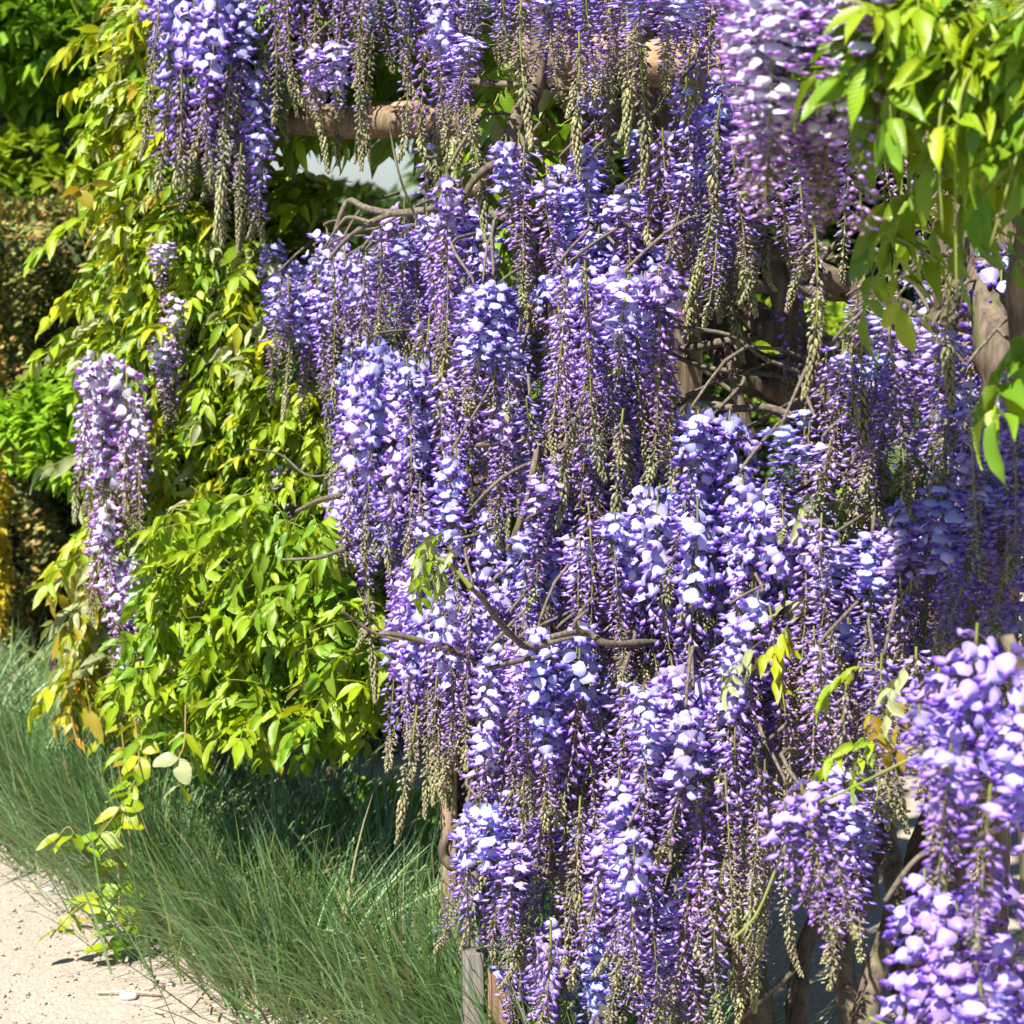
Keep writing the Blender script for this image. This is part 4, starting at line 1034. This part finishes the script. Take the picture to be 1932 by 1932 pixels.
shrub([pe(1100, 820, 7.0, .6, .6), pe(1250, 1000, 7.4, .5, .5)], 'dark bush behind the wooden post in the middle', G3, 1800, .07, 15)
shrub([pe(70, 790, 5.6, .12, .06, .12), pe(20, 855, 5.6, .14, .04, .1), pe(110, 725, 5.6, .1, .03, .1), pe(150, 870, 5.5, .12, .05, .1), pe(130, 800, 5.5, .12, .06, .1), pe(200, 740, 5.4, .12, .08, .1)], 'fresh lime green foliage growing in front of the yew hedge', [(.22, .33, .015), (.28, .38, .02)], 420, .05, 16)
shrub([pe(-14, 900, 6.0, .035, .5, .06)], 'golden yellow upright shrub at the very left edge', [(.55, .42, .02), (.45, .36, .03)], 260, .03, 17)
shrub([pe(60, 1270, 6.1, .16, .05), pe(180, 1250, 6.0, .16, .05)], 'low pale plant at the foot of the yew hedge', [(.25, .24, .05), (.15, .2, .05)], 130, .05, 18)

# ------------------------------------------------------------------ small things on the path
p = gnd(152, 1742, .012)
mb = MB(); mb.add(*leaflet_T(.045, .022, (.70, .50, .02), 3, fold=.2, droop=-.1))
tag(obj('fallen_leaf', mb.build('fallen_leaf', m_leaf), None, Matrix.Translation(p + Vector((-.015, 0, .006))) @ Matrix.Rotation(-.4, 4, 'Z')), 'yellow fallen leaf lying on the path below the trailing shoot', 'leaf')
def stone(px, py, s, lab, mat=m_white, cat='stone'):
    p = gnd(px, py); mb = MB(); V = []
    for i in range(5):
        ph = math.pi * (i + .5) / 5
        for j in range(8):
            a = 2 * math.pi * j / 8; q = 1 + R.uniform(-.14, .14)
            V.append((math.cos(a) * math.sin(ph) * s * 1.35 * q, math.sin(a) * math.sin(ph) * s * q, math.cos(ph) * s * .6))
    F = grid_tris(5, 8); n = len(V); V += [(0, 0, s * .6), (0, 0, -s * .6)]
    F += [(n, j, (j + 1) % 8) for j in range(8)] + [(n + 1, 32 + (j + 1) % 8, 32 + j) for j in range(8)]
    mb.add(V, F, (.5, .5, .5)); tag(obj('stone', mb.build('stone', mat), None, Matrix.Translation((p.x, p.y, .004 + s * .4))), lab, cat)
stone(243, 1888, .014, 'largest white stone on the path near the lower straw stalk')
stone(385, 1842, .010, 'small white stone at the fringe of the grass tips')
stone(92, 1684, .008, 'tiny pale stone on the path left of the trailing leaves')
stone(322, 1862, .007, 'tiny white stone between the straw stalk and the grass')
p0 = gnd(183, 1882); p1 = gnd(305, 1886)
mb = MB(); tube(mb, [Vector((p0.x, p0.y, .010)), Vector(((p0.x + p1.x) / 2, (p0.y + p1.y) / 2 + .003, .013)), Vector((p1.x, p1.y, .010))], .003, 5, (.5, .4, .3), cap=True)
tag(obj('straw_stalk', mb.build('straw_stalk', m_straw)), 'long pale dry straw stalk lying flat on the path', 'straw')
p0 = gnd(375, 1705); p1 = gnd(392, 1760)
mb = MB(); tube(mb, [Vector((p0.x, p0.y, .014)), Vector(((p0.x + p1.x) / 2 + .02, (p0.y + p1.y) / 2, .04)), Vector((p1.x, p1.y, .012))], .002, 5, (.5, .4, .3), cap=True)
tag(obj('straw_stalk', mb.build('straw_stalk', m_straw)), 'short curved dry stalk caught among the grass blades', 'straw')
print('objects', len(bpy.data.objects), 'tris', sum(len(m.polygons) for m in bpy.data.meshes))
